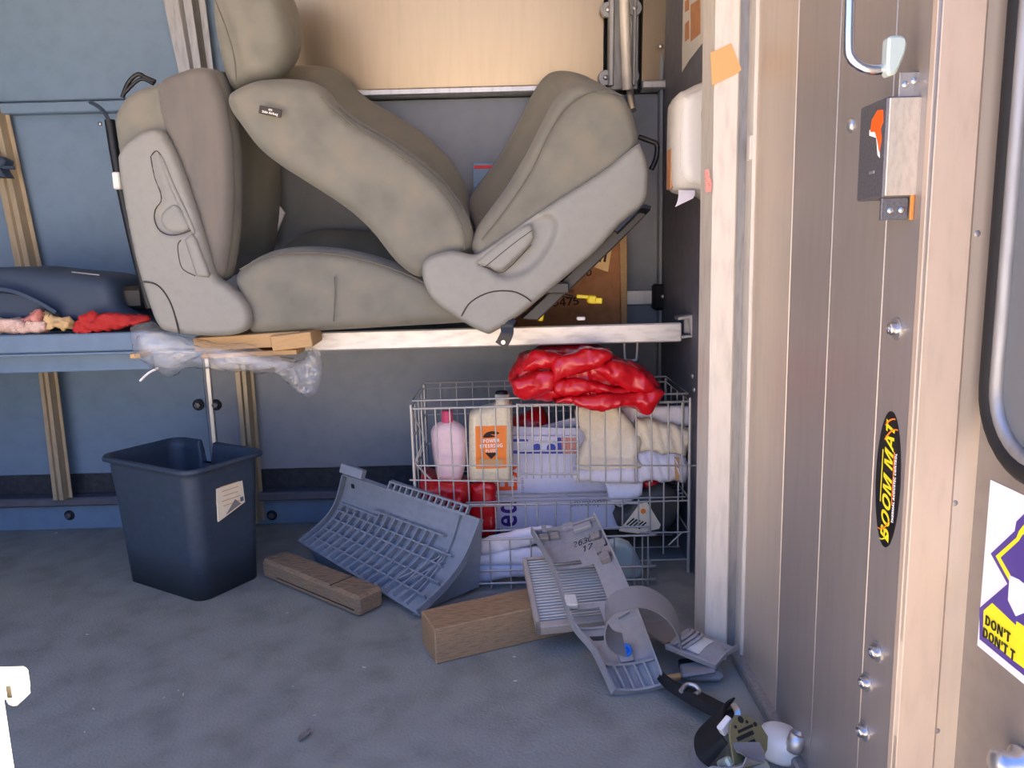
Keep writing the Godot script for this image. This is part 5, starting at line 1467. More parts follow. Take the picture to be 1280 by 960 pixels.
	part(e2, "card", at(Transform3D()).prism([Vector2(-0.0041, 0.4024), Vector2(0.1995, 0.3969), Vector2(0.1966, 0.1456), Vector2(-0.0106, 0.1513)], -2.333, -2.325, 0.001), M.envelope_white)
	var e3 := thing("mailing_envelope", "slanted white envelope with small orange mark, rearmost in the gate gap", "envelope", Vector3(0.0918, 0.1365, -2.3600))
	part(e3, "card", at(Transform3D()).prism([Vector2(-0.0016, 0.3990), Vector2(0.2023, 0.4474), Vector2(0.1987, 0.1370), Vector2(-0.0081, 0.1426)], -2.358, -2.35, 0.001), M.envelope_white)
	part(e3, "print_mark", at(Transform3D()).prism([Vector2(0.1139, 0.4011), Vector2(0.1517, 0.4103), Vector2(0.1514, 0.3923), Vector2(0.1137, 0.3882)], -2.351, -2.3492), M.ink_orange)
	part(e3, "print_mark", at(Transform3D()).prism([Vector2(0.0938, 0.3964), Vector2(0.1114, 0.4011), Vector2(0.1112, 0.3883), Vector2(0.0911, 0.3862)], -2.351, -2.3492), M.ink_purple)
	# the second envelope's face, folded over the top of the large one
	part(e2, "flap", at(Transform3D()).prism([Vector2(-0.0017, 0.4056), Vector2(0.1915, 0.4004), Vector2(0.1909, 0.3475), Vector2(-0.0031, 0.3527)], -2.297, -2.29, 0.001), M.envelope_white)
	part(e2, "print_band", at(Transform3D()).prism([Vector2(-0.0029, 0.3603), Vector2(0.1910, 0.3576), Vector2(0.1909, 0.3449), Vector2(-0.0031, 0.3502)], -2.292, -2.2892), M.ink_blue)
	part(e2, "print_band", at(Transform3D()).prism([Vector2(0.1425, 0.3967), Vector2(0.1915, 0.3953), Vector2(0.1909, 0.3449), Vector2(0.1516, 0.3460)], -2.2915, -2.2888), M.wrapper_print)
	part(e2, "print_band", at(Transform3D()).prism([Vector2(0.1303, 0.3970), Vector2(0.1450, 0.3966), Vector2(0.1491, 0.3461), Vector2(0.1319, 0.3465)], -2.2915, -2.2886), M.ink_blue)
	for c in [Vector3(0.0709, 0.3659, -2.2900), Vector3(0.1150, 0.3647, -2.2900)]:
		part(e2, "print_dot", at(Transform3D(Basis(), c)).prism(circle(Vector2.ZERO, 0.014, 16), -0.001, 0.0010), M.ink_blue)
	part(e2, "print_mark", at(Transform3D()).prism([Vector2(-0.0020, 0.3955), Vector2(0.0445, 0.3943), Vector2(0.0444, 0.3867), Vector2(-0.0022, 0.3880)], -2.291, -2.2890), M.ink_blue)

	# ---- papers in the right half
	flat_item("crumpled_sheet", smooth([Vector2(0.1909, 0.4979), Vector2(0.2240, 0.5066), Vector2(0.3087, 0.5043), Vector2(0.3416, 0.4553), Vector2(0.3724, 0.4036), Vector2(0.3748, 0.3816), Vector2(0.3653, 0.3476), Vector2(0.3653, 0.3083), Vector2(0.1888, 0.3131), Vector2(0.2014, 0.3765), Vector2(0.2160, 0.4151), Vector2(0.1950, 0.4399), Vector2(0.1859, 0.4740)], true, 2), -2.21, 0.05, 0.012, M.cream_paper, "large crumpled cream sheet pressed against the basket wires", "paper", crumple(0.022, 9.0, 41))
	flat_item("folded_paper", [Vector2(0.1741, 0.3149), Vector2(0.3645, 0.3146), Vector2(0.3669, 0.2702), Vector2(0.2786, 0.2750), Vector2(0.1784, 0.2827)], -2.20, 0.05, 0.008, M.white_paper, "folded white paper below the crumpled cream sheet", "paper", crumple(0.008, 12.0, 42))
	flat_item("paper_pad", [Vector2(0.3260, 0.4906), Vector2(0.5334, 0.4875), Vector2(0.5390, 0.4281), Vector2(0.4809, 0.4247), Vector2(0.3355, 0.4385)], -2.265, 0.03, 0.004, M.white_paper, "white paper pad with punched edge, topmost behind the wavy booklet", "paper pad")
	var wav := func(p: Vector3) -> Vector3: return p + Vector3(0.0, 0.004 * sin(p.x * 95.0), 0.004 * sin(p.x * 210.0 + p.y * 60.0))
	flat_item("rolled_booklet", [Vector2(0.3700, 0.4634), Vector2(0.4057, 0.4576), Vector2(0.5345, 0.4225), Vector2(0.5255, 0.3762), Vector2(0.5163, 0.3445), Vector2(0.3654, 0.3658), Vector2(0.3605, 0.4223)], -2.22, 0.06, 0.016, M.cream_paper, "wavy cream booklet rolled up beside the crumpled cream sheet", "booklet", wav)
	flat_item("rolled_booklet", [Vector2(0.3693, 0.3645), Vector2(0.5152, 0.3434), Vector2(0.5229, 0.3012), Vector2(0.5161, 0.2641), Vector2(0.3670, 0.2706), Vector2(0.3598, 0.3180)], -2.215, 0.06, 0.015, M.white_paper, "white booklet with orange stripe below the wavy cream one", "booklet", wav)
	var so := Shape.new()
	so.prism([Vector2(0.4767, 0.3476), Vector2(0.4910, 0.3448), Vector2(0.4941, 0.2757), Vector2(0.4798, 0.2761)], -2.216, -2.2125)
	solo("orange_strip", so, M.tape_tan, "narrow orange paper strip around the white booklet", "strip", Vector3(0.4846, 0.2760, -2.2130))
	flat_item("green_roll", [Vector2(0.5165, 0.3092), Vector2(0.5480, 0.3034), Vector2(0.5485, 0.2707), Vector2(0.5193, 0.2715)], -2.24, 0.03, 0.006, M.green_plastic, "small green tube end beside the white booklet in the basket", "tube")
	flat_item("grey_flap", [Vector2(0.2715, 0.2692), Vector2(0.3871, 0.2661), Vector2(0.3848, 0.2286), Vector2(0.3171, 0.1902), Vector2(0.2857, 0.2112)], -2.225, 0.02, 0.004, M.white_paper, "pale grey paper flap hanging below the folded white paper", "paper", crumple(0.008, 12.0, 43))
	# red bags inside the basket
	flat_item("red_sack", smooth([Vector2(-0.2851, 0.2948), Vector2(-0.2352, 0.2860), Vector2(-0.1445, 0.2761), Vector2(-0.1346, 0.2159), Vector2(-0.1464, 0.1532), Vector2(-0.2049, 0.1422), Vector2(-0.2522, 0.1688), Vector2(-0.2786, 0.2248)], true, 3), -2.20, 0.16, 0.03, M.red_film, "crumpled red plastic sack below the pink lotion bottle", "sack", crumple(0.035, 12.0, 44))
	flat_item("red_sack", smooth([Vector2(-0.1289, 0.2670), Vector2(-0.0612, 0.2677), Vector2(-0.0588, 0.1818), Vector2(-0.0658, 0.1106), Vector2(-0.1245, 0.1122), Vector2(-0.1367, 0.1839)], true, 2), -2.225, 0.05, 0.012, M.red_film, "flat red sack below the cream fluid bottle", "sack", crumple(0.02, 14.0, 45))
	flat_item("red_sack", smooth([Vector2(-0.0132, 0.4331), Vector2(0.0350, 0.4497), Vector2(0.0779, 0.4614), Vector2(0.1077, 0.4427), Vector2(0.1167, 0.3857), Vector2(0.0207, 0.3805), Vector2(-0.0144, 0.3893)], true, 3), -2.36, 0.10, 0.03, M.red_film, "bunched red sack behind the gate wires of the basket", "sack", crumple(0.03, 12.0, 46))
	flat_item("red_sack", smooth([Vector2(0.3916, 0.2615), Vector2(0.4529, 0.2547), Vector2(0.4629, 0.2290), Vector2(0.4384, 0.2144), Vector2(0.3966, 0.2257)], true, 3), -2.26, 0.05, 0.012, M.red_film, "small red sack end above the dark jug", "sack", crumple(0.01, 12.0, 47))
	# dark jug lying askew
	var jg := thing("oil_jug", "dark grey jug tipped askew with a cream striped label", "jug", Vector3(0.4143, 0.0861, -2.2700))
	s = Shape.new()
	s.pillow(smooth([Vector2(0.3034, 0.1485), Vector2(0.3422, 0.1928), Vector2(0.3855, 0.2317), Vector2(0.4191, 0.2458), Vector2(0.4575, 0.2547), Vector2(0.4913, 0.2289), Vector2(0.5062, 0.1934), Vector2(0.4921, 0.1484), Vector2(0.4634, 0.1137), Vector2(0.4125, 0.0948), Vector2(0.3397, 0.1019)], true, 3), -2.215, Vector3(0, 0, -0.12), 0.025, 0.0, 0.010)
	part(jg, "body", s, M.olive_plastic)
	part(jg, "cap", at(Transform3D(Basis(Vector3.BACK, -0.9), Vector3(0.4836, 0.1941, -2.2500))).lathe([Vector2(0.014, 0), Vector2(0.014, 0.02), Vector2(0.0, 0.021)], 16), M.alu_dull)
	var jl := part(jg, "label", at(Transform3D()).prism([Vector2(0.3119, 0.1208), Vector2(0.3746, 0.2047), Vector2(0.3962, 0.2091), Vector2(0.4374, 0.1376), Vector2(0.4327, 0.1251), Vector2(0.3699, 0.1117)], -2.220, -2.2125), M.cream_paper, "cream label")
	for k in 5:
		var p: Vector3 = (Vector3(0.3457, 0.1502, -2.2120)).lerp(Vector3(0.3819, 0.1366, -2.2120), k / 4.0)
		part(jl, "print_bar", at(frame(p, Vector3(0.75, 0.66, 0), Vector3(-0.66, 0.75, 0))).box(Vector3.ZERO, Vector3(0.030, 0.004, 0.002), 0.0), M.ink_black)
	part(jl, "print_dot", at(Transform3D(Basis(), Vector3(0.3842, 0.1819, -2.2120))).prism(circle(Vector2.ZERO, 0.008, 14), -0.001, 0.0006), M.label_orange)

	# ---- papers in the low tray
	flat_item("paper_roll", smooth([Vector2(-0.1046, 0.1373), Vector2(-0.0345, 0.1548), Vector2(0.0538, 0.1717), Vector2(0.1048, 0.1752), Vector2(0.1042, 0.1412), Vector2(0.0434, 0.1186), Vector2(-0.0360, 0.1012), Vector2(-0.1014, 0.0932)], true, 2), -2.11, 0.035, 0.012, M.white_paper, "white paper roll sloping across the top of the low tray", "paper", crumple(0.012, 12.0, 51))
	flat_item("folded_paper", smooth([Vector2(-0.1389, 0.0844), Vector2(-0.0592, 0.1018), Vector2(0.0526, 0.1134), Vector2(0.1034, 0.0974), Vector2(0.1028, 0.0630), Vector2(-0.0138, 0.0613), Vector2(-0.1349, 0.0647)], true, 2), -2.105, 0.04, 0.010, M.white_paper, "folded white sheets in the middle of the low tray", "paper", crumple(0.012, 12.0, 52))
	flat_item("folded_paper", smooth([Vector2(-0.1397, 0.0599), Vector2(-0.0138, 0.0613), Vector2(0.1027, 0.0581), Vector2(0.1023, 0.0335), Vector2(-0.0147, 0.0268), Vector2(-0.1391, 0.0104)], true, 2), -2.105, 0.04, 0.008, M.envelope_white, "bluish white sheets lowest in the low tray", "paper", crumple(0.010, 12.0, 53))
	flat_item("folded_paper", smooth([Vector2(0.2663, 0.1271), Vector2(0.3267, 0.1205), Vector2(0.3593, 0.0658), Vector2(0.3734, 0.0161), Vector2(0.3360, 0.0072), Vector2(0.2751, 0.0138)], true, 2), -2.11, 0.03, 0.008, M.pale_green, "pale greenish paper in the low tray behind the pillar trim", "paper", crumple(0.014, 12.0, 54))

	# ---- red film bag bulging over the rim
	var rb := thing("red_bag", "large crumpled red plastic bag lying on top of the wire basket", "bag", Vector3(0.2132, 0.5000, -2.2500))
	s = Shape.new()
	s.warp = crumple(0.085, 5.0, 31, 0.25)
	s.pillow(smooth([Vector2(-0.0136, 0.5922), Vector2(0.0055, 0.6283), Vector2(0.0470, 0.6727), Vector2(0.1145, 0.6777), Vector2(0.1551, 0.6856), Vector2(0.2157, 0.6886), Vector2(0.2763, 0.6824), Vector2(0.2896, 0.6549), Vector2(0.3436, 0.6330), Vector2(0.3957, 0.5860), Vector2(0.4275, 0.5576), Vector2(0.4119, 0.5257), Vector2(0.3505, 0.5180), Vector2(0.2709, 0.5155), Vector2(0.1802, 0.5318), Vector2(0.1122, 0.5429), Vector2(0.0531, 0.5398), Vector2(0.0172, 0.5546), Vector2(-0.0051, 0.5714)], true, 3), -2.155, Vector3(0, 0, -0.24), 0.045, 0.012, 0.010)
	part(rb, "body", s, M.red_film)
	for q in red_folds():
		s = Shape.new()
		s.warp = crumple(0.040, 7.5, q[2], 0.3)
		s.pillow(smooth(q[0], true, 3), q[1], Vector3(0, 0, -0.05), 0.006, 0.010, 0.008)
		part(rb, "fold", s, M.red_film)


func red_folds() -> Array:
	return [
		[[Vector2(0.1106, 0.5463), Vector2(0.2002, 0.5599), Vector2(0.3120, 0.5637), Vector2(0.4215, 0.5653), Vector2(0.4061, 0.5339), Vector2(0.3703, 0.5005), Vector2(0.3434, 0.5196), Vector2(0.2671, 0.5170), Vector2(0.1775, 0.5309)], -2.10, 32],
		[[Vector2(0.1040, 0.6468), Vector2(0.1623, 0.6744), Vector2(0.2359, 0.6837), Vector2(0.2848, 0.6779), Vector2(0.2467, 0.6452), Vector2(0.1974, 0.6262), Vector2(0.1459, 0.6140), Vector2(0.1120, 0.5968)], -2.11, 33],
		[[Vector2(0.2244, 0.6391), Vector2(0.2824, 0.6510), Vector2(0.3360, 0.6384), Vector2(0.3942, 0.5893), Vector2(0.4258, 0.5634), Vector2(0.3360, 0.5613), Vector2(0.2867, 0.5899), Vector2(0.2420, 0.6115)], -2.115, 34],
		[[Vector2(-0.0044, 0.5999), Vector2(0.0543, 0.6210), Vector2(0.1126, 0.6285), Vector2(0.1254, 0.5919), Vector2(0.0979, 0.5608), Vector2(0.0482, 0.5461), Vector2(0.0125, 0.5585)], -2.115, 35],
		[[Vector2(0.0234, 0.6354), Vector2(0.0555, 0.6750), Vector2(0.1135, 0.6825), Vector2(0.1399, 0.6638), Vector2(0.1082, 0.6331), Vector2(0.0543, 0.6210)], -2.13, 36],
		[[Vector2(0.1210, 0.5966), Vector2(0.1793, 0.6086), Vector2(0.2687, 0.5836), Vector2(0.3584, 0.5630), Vector2(0.2236, 0.5528), Vector2(0.1338, 0.5552)], -2.12, 37],
	]


func belts() -> void:
	# ---- long pillar trim leaning from the floor on the low tray
	var TL := Vector3(0.0408, 0.2191, -1.9550)
	var TR := Vector3(0.2162, 0.2567, -1.9550)
	var BL := Vector3(0.1991, 0.0060, -1.5304)
	var BR := Vector3(0.3202, 0.0120, -1.5460)
	var nn := (BR - BL).cross(TL - BL).normalized()
	# u across, v from the foot up; the left edge kinks outwards near the foot
	var f := func(u: float, v: float) -> Vector3:
		var flare := 0.020 * smoothstep(0.18, 0.34, v) * smoothstep(0.75, 0.34, v)
		var l: Vector3 = BL.lerp(TL, v) + (BL - BR).normalized() * (flare - 0.018 * smoothstep(0.12, 0.0, v) * 0.0)
		var r: Vector3 = BR.lerp(TR, v)
		return l.lerp(r, u) + nn * (0.022 * sin(PI * v) - 0.012 * sin(PI * u))
	var us := [0.0, 0.06, 0.16, 0.20, 0.30, 0.40, 0.50, 0.55, 0.60, 0.66, 0.74, 0.80, 0.86, 0.94, 1.0]
	var vs := [0.0, 0.05, 0.10, 0.16, 0.22, 0.265, 0.275, 0.29, 0.31, 0.33, 0.36, 0.40, 0.44, 0.47, 0.50, 0.54, 0.58, 0.62, 0.66, 0.70, 0.72, 0.75, 0.77, 0.80, 0.86, 0.92, 0.96, 1.0]
	var gone := func(i: int, j: int) -> bool:
		var u: float = (us[i] + us[i + 1]) / 2
		var v: float = (vs[j] + vs[j + 1]) / 2
		if v > 0.33 and v < 0.44 and u > 0.06 and u < 0.50:
			return true
		if v > 0.47 and v < 0.70 and u > 0.06 and u < 0.66:
			return true
		if v > 0.265 and v < 0.29 and u > 0.16 and u < 0.60:
			return true
		if v > 0.72 and v < 0.75 and u > 0.06 and u < 0.50:
			return true
		return false
	var pt := thing("pillar_trim", "long grey plastic pillar trim leaning on the tray, marked 2630 17", "pillar trim", (BL + BR) / 2)
	part(pt, "shell", Shape.new().patch(f, us, vs, 0.003, gone), M.pillar_grey)
	part(pt, "edge_wall", rib(f, 0.005, 0.0, 0.005, 1.0, 0.020, 24), M.pillar_grey)
	part(pt, "edge_wall", rib(f, 0.995, 0.0, 0.995, 1.0, 0.022, 24), M.pillar_grey)
	part(pt, "edge_wall", rib(f, 0.0, 0.006, 1.0, 0.006, 0.018, 8), M.pillar_grey)
	part(pt, "edge_wall", rib(f, 0.0, 0.985, 1.0, 0.985, 0.016, 8), M.pillar_grey)
	part(pt, "edge_wall", rib(f, 0.05, 0.90, 1.0, 0.90, 0.006, 8), M.pillar_grey)
	part(pt, "edge_wall", rib(f, 0.10, 0.13, 0.96, 0.125, 0.012, 8), M.pillar_grey)
	for u in [0.24, 0.42, 0.62, 0.80]:
		part(pt, "foot_rib", rib(f, u, 0.01, u - 0.02, 0.125, 0.014, 4), M.pillar_grey)
	part(pt, "edge_wall", rib(f, 0.06, 0.328, 0.50, 0.328, 0.006, 6), M.pillar_grey)
	for q in [[0.70, 0.40, 0.86, 0.42], [0.70, 0.435, 0.84, 0.455], [0.70, 0.36, 0.88, 0.375]]:
		part(pt, "cross_rib", rib(f, q[0], q[1], q[2], q[3], 0.010, 4), M.pillar_grey)
	for q in [[0.88, 0.80, 0.018], [0.84, 0.765, 0.016], [0.90, 0.74, 0.02], [0.84, 0.70, 0.024], [0.86, 0.87, 0.014], [0.12, 0.93, 0.018], [0.30, 0.945, 0.012]]:
		var fx := frame(f.call(q[0], q[1]) + nn * q[2] * 0.4, f.call(q[0] + 0.05, q[1]) - f.call(q[0], q[1]), f.call(q[0], q[1] + 0.02) - f.call(q[0], q[1]))
		part(pt, "clip_tower", at(fx).box(Vector3.ZERO, Vector3(0.026, 0.022, q[2]), 0.002), M.pillar_dust)
	for q in [[0.74, 0.955, 0.05, 0.02], [0.20, 1.0, 0.012, 0.03], [0.55, 0.99, 0.03, 0.02]]:
		var fx := frame(f.call(q[0], q[1]) + nn * 0.008, f.call(q[0] + 0.05, q[1]) - f.call(q[0], q[1]), f.call(q[0], q[1] + 0.02) - f.call(q[0], q[1]))
		part(pt, "top_tab", at(fx).box(Vector3.ZERO, Vector3(q[2], q[3], 0.014), 0.002), M.pillar_grey)
	var fw := frame(f.call(0.10, 0.47) + nn * 0.012, f.call(0.2, 0.47) - f.call(0.1, 0.47), f.call(0.1, 0.5) - f.call(0.1, 0.47))
	part(pt, "side_clip", at(fw).box(Vector3.ZERO, Vector3(0.030, 0.034, 0.018), 0.003), M.dim_white, "pale side clip")
	var tf := frame(f.call(0.66, 0.865) + nn * 0.0016, f.call(0.76, 0.868) - f.call(0.66, 0.865), f.call(0.66, 0.9) - f.call(0.66, 0.865))
	lettering(pt, "2630", tf, 0.018, M.ink_black, 400, "Droid Sans", 0.3, 1.0, "handwriting")
	tf.origin = f.call(0.68, 0.815) + nn * 0.0018
	lettering(pt, "17", tf, 0.018, M.ink_black, 400, "Droid Sans", 0.35, 1.1, "handwriting")
	var bc := frame(f.call(0.55, 0.19) + nn * 0.006, f.call(0.65, 0.19) - f.call(0.55, 0.19), f.call(0.55, 0.25) - f.call(0.55, 0.19))
	var cs := part(pt, "clip_seat", at(bc).box(Vector3(-0.002, -0.004, -0.003), Vector3(0.034, 0.040, 0.010), 0.002), M.pillar_grey)
	part(cs, "blue_clip", at(bc * Transform3D(Basis(Vector3.RIGHT, PI / 2), Vector3.ZERO)).lathe([Vector2(0.014, 0), Vector2(0.014, 0.010), Vector2(0.011, 0.012), Vector2(0.010, 0.006), Vector2(0.006, 0.006), Vector2(0.005, 0.013), Vector2(0, 0.013)], 18), M.clip_blue, "bright blue clip ring")

	# ---- belt loop and its guide plate
	var bp := [Vector3(0.2290, 0.1076, -1.5550), Vector3(0.2016, 0.1230, -1.5450), Vector3(0.1873, 0.1538, -1.5400), Vector3(0.1926, 0.1903, -1.5400), Vector3(0.2174, 0.2128, -1.5450), Vector3(0.2619, 0.2179, -1.5550), Vector3(0.3011, 0.1987, -1.5700), Vector3(0.3341, 0.1644, -1.5850), Vector3(0.3554, 0.1221, -1.6000), Vector3(0.3652, 0.0819, -1.6100)]
	var ac := []
	for k in bp.size():
		ac.append(Vector3(-0.15, -0.42, 0.90))
	var bl := thing("seat_belt", "grey seat belt webbing looped over the pillar trim with its guide plate", "seat belt", Vector3(0.3837, 0.0000, -1.6157))
	part(bl, "webbing", Shape.new().ribbon(smooth(bp, false, 5), smooth(ac, false, 5), 0.056, 0.003), M.webbing)
	var strap := [Vector3(0.3293, 0.0500, -1.7672), Vector3(0.3508, 0.0550, -1.7075), Vector3(0.3742, 0.0600, -1.6582)]
	part(bl, "webbing", Shape.new().ribbon(smooth(strap, false, 4), smooth([Vector3(-0.4, 0.1, 1), Vector3(-0.4, 0.1, 1), Vector3(-0.4, 0.1, 1)], false, 4), 0.085, 0.003), M.webbing)
	var A := Vector3(0.3330, 0.0620, -1.6198)
	var B := Vector3(0.4275, 0.0500, -1.5503)
	var C := Vector3(0.4953, 0.0580, -1.6152)
	var D := Vector3(0.4027, 0.0750, -1.6856)
	var pf := func(u: float, v: float) -> Vector3: return A.lerp(B, u).lerp(D.lerp(C, u), v) + Vector3(0, 0.008 * sin(PI * v), 0)
	var gp := part(bl, "guide_plate", Shape.new().patch(pf, steps(0, 1, 10), steps(0, 1, 8), 0.005), M.pillar_grey)
	for k in 3:
		var loop := []
		for i in 9:
			var t := i / 8.0
			loop.append(pf.call(0.10 + 0.10 * k + 0.30 * sin(PI * t) * 0.55, 0.12 + 0.74 * t) + Vector3(0, 0.004 + 0.012 * sin(PI * t), 0))
		part(gp, "slot_lip", Shape.new().tube(loop, 0.004, 7), M.pillar_grey)
	part(gp, "slot_mouth", Shape.new().patch(func(u: float, v: float) -> Vector3: return pf.call(0.34 + 0.26 * u, 0.16 + 0.66 * v) + Vector3(0, 0.002 + 0.012 * sin(PI * v) * (1 - u), 0), steps(0, 1, 5), steps(0, 1, 6), 0.002), M.dim_white)
	part(gp, "lip", rib(pf, 0.0, 0.01, 1.0, 0.01, 0.012, 8), M.pillar_grey)
	part(gp, "lip", rib(pf, 0.99, 0.0, 0.99, 1.0, 0.010, 8), M.pillar_grey)
	var cu := Shape.new()
	cu.xf = frame(Vector3(0.4117, 0.0160, -1.5902), Vector3(1, 0, 0.1), Vector3(0, 1, 0.0))
	cu.box(Vector3.ZERO, Vector3(0.085, 0.026, 0.05), 0.011)
	part(bl, "anchor_cover", cu, M.pillar_grey)
	cu = Shape.new()
	cu.xf = frame(Vector3(0.3947, 0.0360, -1.5731), Vector3(1, 0.2, 0.1), Vector3(0, 1, 0.0))
	cu.box(Vector3.ZERO, Vector3(0.075, 0.010, 0.05), 0.004)
	part(bl, "anchor_cover", cu, M.webbing)
	part(bl, "latch_gap", Shape.new().box(Vector3(0.3825, 0.0220, -1.6117), Vector3(0.04, 0.022, 0.03), 0.004), M.black_plastic)
	var ts := Shape.new()
	ts.xf = frame(Vector3(0.3440, 0.0100, -1.5838), Vector3(1, 0.12, 0), Vector3(0, 1, 0.5))
	ts.warp = crumple(0.012, 30.0, 61)
	ts.box(Vector3.ZERO, Vector3(0.034, 0.014, 0.014), 0.003)
	solo("tan_scrap", ts, M.tape_tan, "small crinkled tan paper scrap beside the belt guide plate", "scrap", Vector3(0.3470, 0.0000, -1.5973))

	# ---- buckle stalk and retractor in the front right corner
	var rt := thing("belt_retractor", "seat belt retractor with olive bracket and white housing on the floor", "belt retractor", Vector3(0.4563, -0.0000, -1.3088))
	part(rt, "stalk", Shape.new().ribbon(smooth([Vector3(0.3220, 0.0200, -1.5549), Vector3(0.3410, 0.0280, -1.5061), Vector3(0.3695, 0.0280, -1.4688), Vector3(0.3951, 0.0300, -1.4330), Vector3(0.4195, 0.0300, -1.4098)], false, 5), smooth([Vector3(0, 0.5, 1), Vector3(-0.3, 0.4, 1), Vector3(-0.5, 0.3, 1), Vector3(-0.4, 0.3, 1), Vector3(-0.2, 0.3, 1)], false, 5), 0.045, 0.020), M.black_rubber)
	part(rt, "stalk_ring", Shape.new().tube(smooth([Vector3(0.3355, 0.0440, -1.4739), Vector3(0.3517, 0.0460, -1.4941), Vector3(0.3677, 0.0460, -1.4902), Vector3(0.3751, 0.0400, -1.4787), Vector3(0.3640, 0.0400, -1.4673)], false, 5), 0.005, 8), M.zinc)
	part(rt, "hook", Shape.new().ribbon([Vector3(0.4266, 0.0500, -1.4138), Vector3(0.4282, 0.0500, -1.3918), Vector3(0.4298, 0.0400, -1.3857), Vector3(0.4205, 0.0300, -1.3856)], [Vector3(1, 0, 0), Vector3(1, 0, 0.2), Vector3(1, 0, 0.4), Vector3(1, 0, 0.5)], 0.012, 0.004), M.zinc)
	var coil := [Vector3(0.4093, 0.0500, -1.3981), Vector3(0.3781, 0.0600, -1.3650), Vector3(0.3515, 0.0650, -1.3101), Vector3(0.3427, 0.0600, -1.2701), Vector3(0.3553, 0.0500, -1.2564)]
	part(rt, "webbing_coil", Shape.new().ribbon(smooth(coil, false, 5), smooth([Vector3(0.2, 0.9, 0.4), Vector3(0.6, 0.8, 0.2), Vector3(0.8, 0.6, 0.0), Vector3(0.7, 0.7, 0.1), Vector3(0.5, 0.8, 0.2)], false, 5), 0.062, 0.004), M.black_rubber)
	coil = [Vector3(0.3634, 0.0300, -1.3544), Vector3(0.3417, 0.0300, -1.3231), Vector3(0.3310, 0.0200, -1.2975), Vector3(0.3292, 0.0150, -1.2659)]
	part(rt, "webbing_coil", Shape.new().ribbon(smooth(coil, false, 5), smooth([Vector3(1, 0.5, 0), Vector3(1, 0.4, 0.1), Vector3(1, 0.4, 0.1), Vector3(1, 0.4, 0.1)], false, 5), 0.030, 0.004), M.webbing)
	var tg := frame(Vector3(0.3685, 0.1050, -1.2613), Vector3(0.62, 0.45, -0.35), Vector3(-0.3, 0.8, 0.2))
	var tagp := part(rt, "wire_plug", at(tg).box(Vector3.ZERO, Vector3(0.030, 0.022, 0.012), 0.002), M.white_plastic, "white square plug")
	part(tagp, "plug_foot", at(tg).box(Vector3(0.004, -0.017, 0), Vector3(0.016, 0.014, 0.010), 0.002), M.alu)
	# bracket plate
	var P0 := Vector3(0.3854, 0.0850, -1.2058)
	var P1 := Vector3(0.4653, 0.0850, -1.2517)
	var P2 := Vector3(0.4468, 0.1150, -1.2766)
	var ux := (P1 - P0).normalized()
	var uy := (P2 - P0) - ux * (P2 - P0).dot(ux)
	var br := frame(P0, ux, uy)
	var hull := [Vector2(-0.028, -0.006), Vector2(-0.010, 0.034), Vector2(0.004, 0.052), Vector2(0.026, 0.062), Vector2(0.050, 0.054), Vector2(0.066, 0.030), Vector2(0.068, 0.010), Vector2(0.052, -0.008), Vector2(0.030, -0.018), Vector2(0.0, -0.020)]
	part(rt, "bracket", at(br).prism(hull, -0.004, 0.0, 0.001), M.olive_steel, "olive steel bracket")
	var bk: Node3D = rt.get_node("bracket")
	for q in [[0.014, 0.010, 0.046, 0.012], [0.022, 0.026, 0.040, 0.007], [0.030, 0.036, 0.036, 0.005]]:
		part(bk, "bracket_slot", at(br).box(Vector3(q[0], q[1], 0.0004), Vector3(q[2], q[3], 0.001), 0.0), M.ink_black)
	for q in [[0.030, 0.052, 0.006], [0.054, 0.036, 0.004], [0.012, 0.045, 0.003], [0.040, 0.045, 0.003]]:
		part(bk, "bracket_hole", at(br * Transform3D(Basis(), Vector3(q[0], q[1], 0.0))).prism(circle(Vector2.ZERO, q[2], 12), -0.001, 0.0008), M.ink_black)
	part(rt, "webbing", Shape.new().ribbon(smooth([br * Vector3(0.014, 0.016, 0.003), br * Vector3(-0.002, -0.012, 0.012), Vector3(0.3487, 0.0600, -1.2121), Vector3(0.3062, 0.0300, -1.2082)], false, 5), smooth([ux, ux, Vector3(0.8, 0, -0.35), Vector3(0.8, 0, -0.35)], false, 5), 0.050, 0.003), M.webbing)
	part(rt, "spool_frame", at(br).box(Vector3(0.004, -0.028, -0.018), Vector3(0.078, 0.018, 0.034), 0.004), M.green_steel)
	part(rt, "spool_frame", at(br).box(Vector3(-0.028, -0.010, -0.022), Vector3(0.014, 0.040, 0.034), 0.004), M.green_steel)
	var hs := Shape.new()
	hs.xf = Transform3D(Basis(), Vector3(0.4879, 0.0000, -1.3216)) * Transform3D(Basis(Vector3.BACK, -0.12), Vector3.ZERO)
	hs.lathe([Vector2(0, 0.002), Vector2(0.036, 0.002), Vector2(0.041, 0.010), Vector2(0.042, 0.032), Vector2(0.038, 0.046), Vector2(0.026, 0.053), Vector2(0, 0.054)], 28)
	part(rt, "housing", hs, M.white_plastic, "white round housing")
	hs = Shape.new()
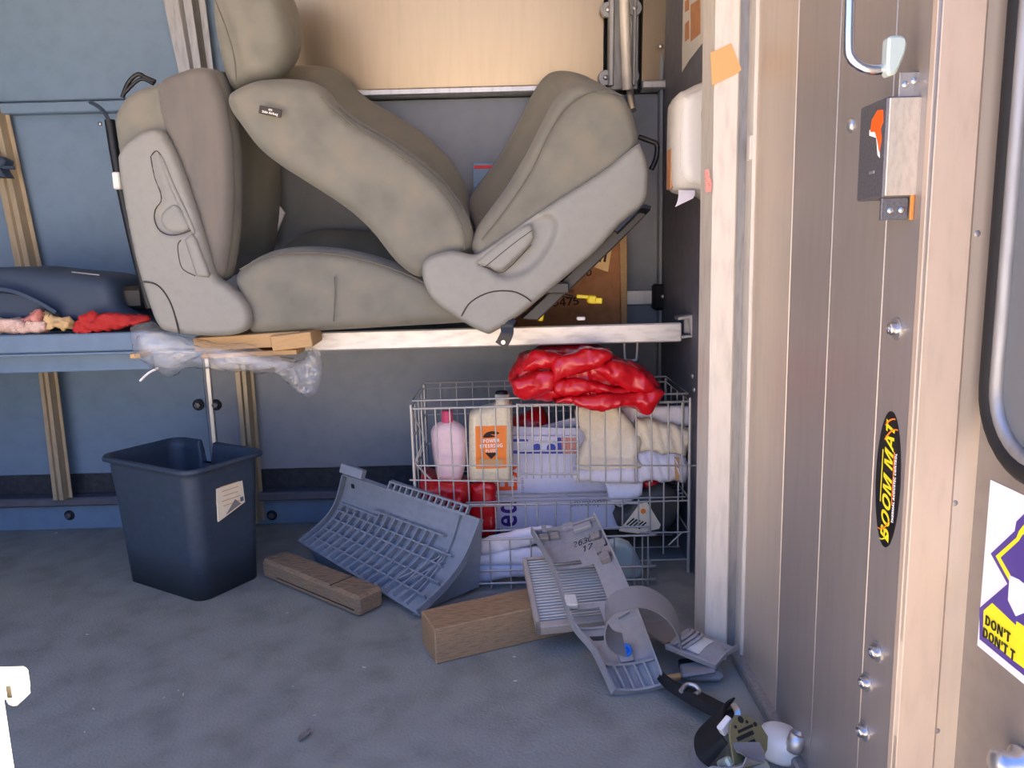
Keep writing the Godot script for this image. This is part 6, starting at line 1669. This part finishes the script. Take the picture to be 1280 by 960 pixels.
	hs.xf = Transform3D(Basis(Vector3.BACK, -0.25), Vector3(0.5009, 0.0350, -1.2855))
	hs.lathe([Vector2(0, 0), Vector2(0.014, 0.0), Vector2(0.016, 0.010), Vector2(0.015, 0.034), Vector2(0.009, 0.036), Vector2(0.008, 0.028), Vector2(0, 0.028)], 20)
	part(rt, "plug_cap", hs, M.alu)


func debris() -> void:
	# dry leaf and pale chips scattered over the floor
	var lf := Shape.new()
	var c := Vector3(-0.4373, 0.0030, -1.4156)
	lf.patch(func(u: float, v: float) -> Vector3: return c + Vector3((u - 0.5) * 0.016 * sin(PI * clampf(v, 0.04, 0.96)), 0.003 * absf(u - 0.5) * 4.0, (0.5 - v) * 0.040) + Vector3((v - 0.5) * 0.012, 0, 0), steps(0, 1, 4), steps(0, 1, 8), 0.0006)
	solo("dry_leaf", lf, M.pillar_dust, "small dry curled leaf on the floor near the front", "leaf", c)
	var rng := RandomNumberGenerator.new()
	rng.seed = 7
	var first: MeshInstance3D = null
	for p in [Vector3(-1.1283, 0.0010, -1.8788), Vector3(-0.9285, 0.0010, -1.5353), Vector3(-0.7533, 0.0010, -1.5828), Vector3(-0.5139, 0.0010, -1.6038), Vector3(-0.9021, 0.0010, -1.4517), Vector3(-0.4366, 0.0010, -1.4899), Vector3(-0.0114, 0.0010, -1.7083), Vector3(-0.0103, 0.0010, -1.6029), Vector3(-1.6672, 0.0010, -2.6650), Vector3(-0.6318, 0.0010, -1.9736), Vector3(-0.7712, 0.0010, -1.5996), Vector3(-0.7915, 0.0010, -1.5719), Vector3(-0.3666, 0.0010, -1.6787)]:
		var o: MeshInstance3D
		if first == null:
			first = solo("paper_chip", Shape.new().box(p, Vector3(0.009, 0.0015, 0.003), 0.0004), M.dim_white, "tiny pale chip of litter on the dark van floor", "litter", p, "pale chips on the floor")
			o = first
		else:
			o = first.duplicate()
			o.name = numbered("paper_chip")
			add_child(o, true)
			o.position = p
		o.rotation.y = rng.randf() * TAU
		o.scale = Vector3.ONE * rng.randf_range(0.5, 1.1)
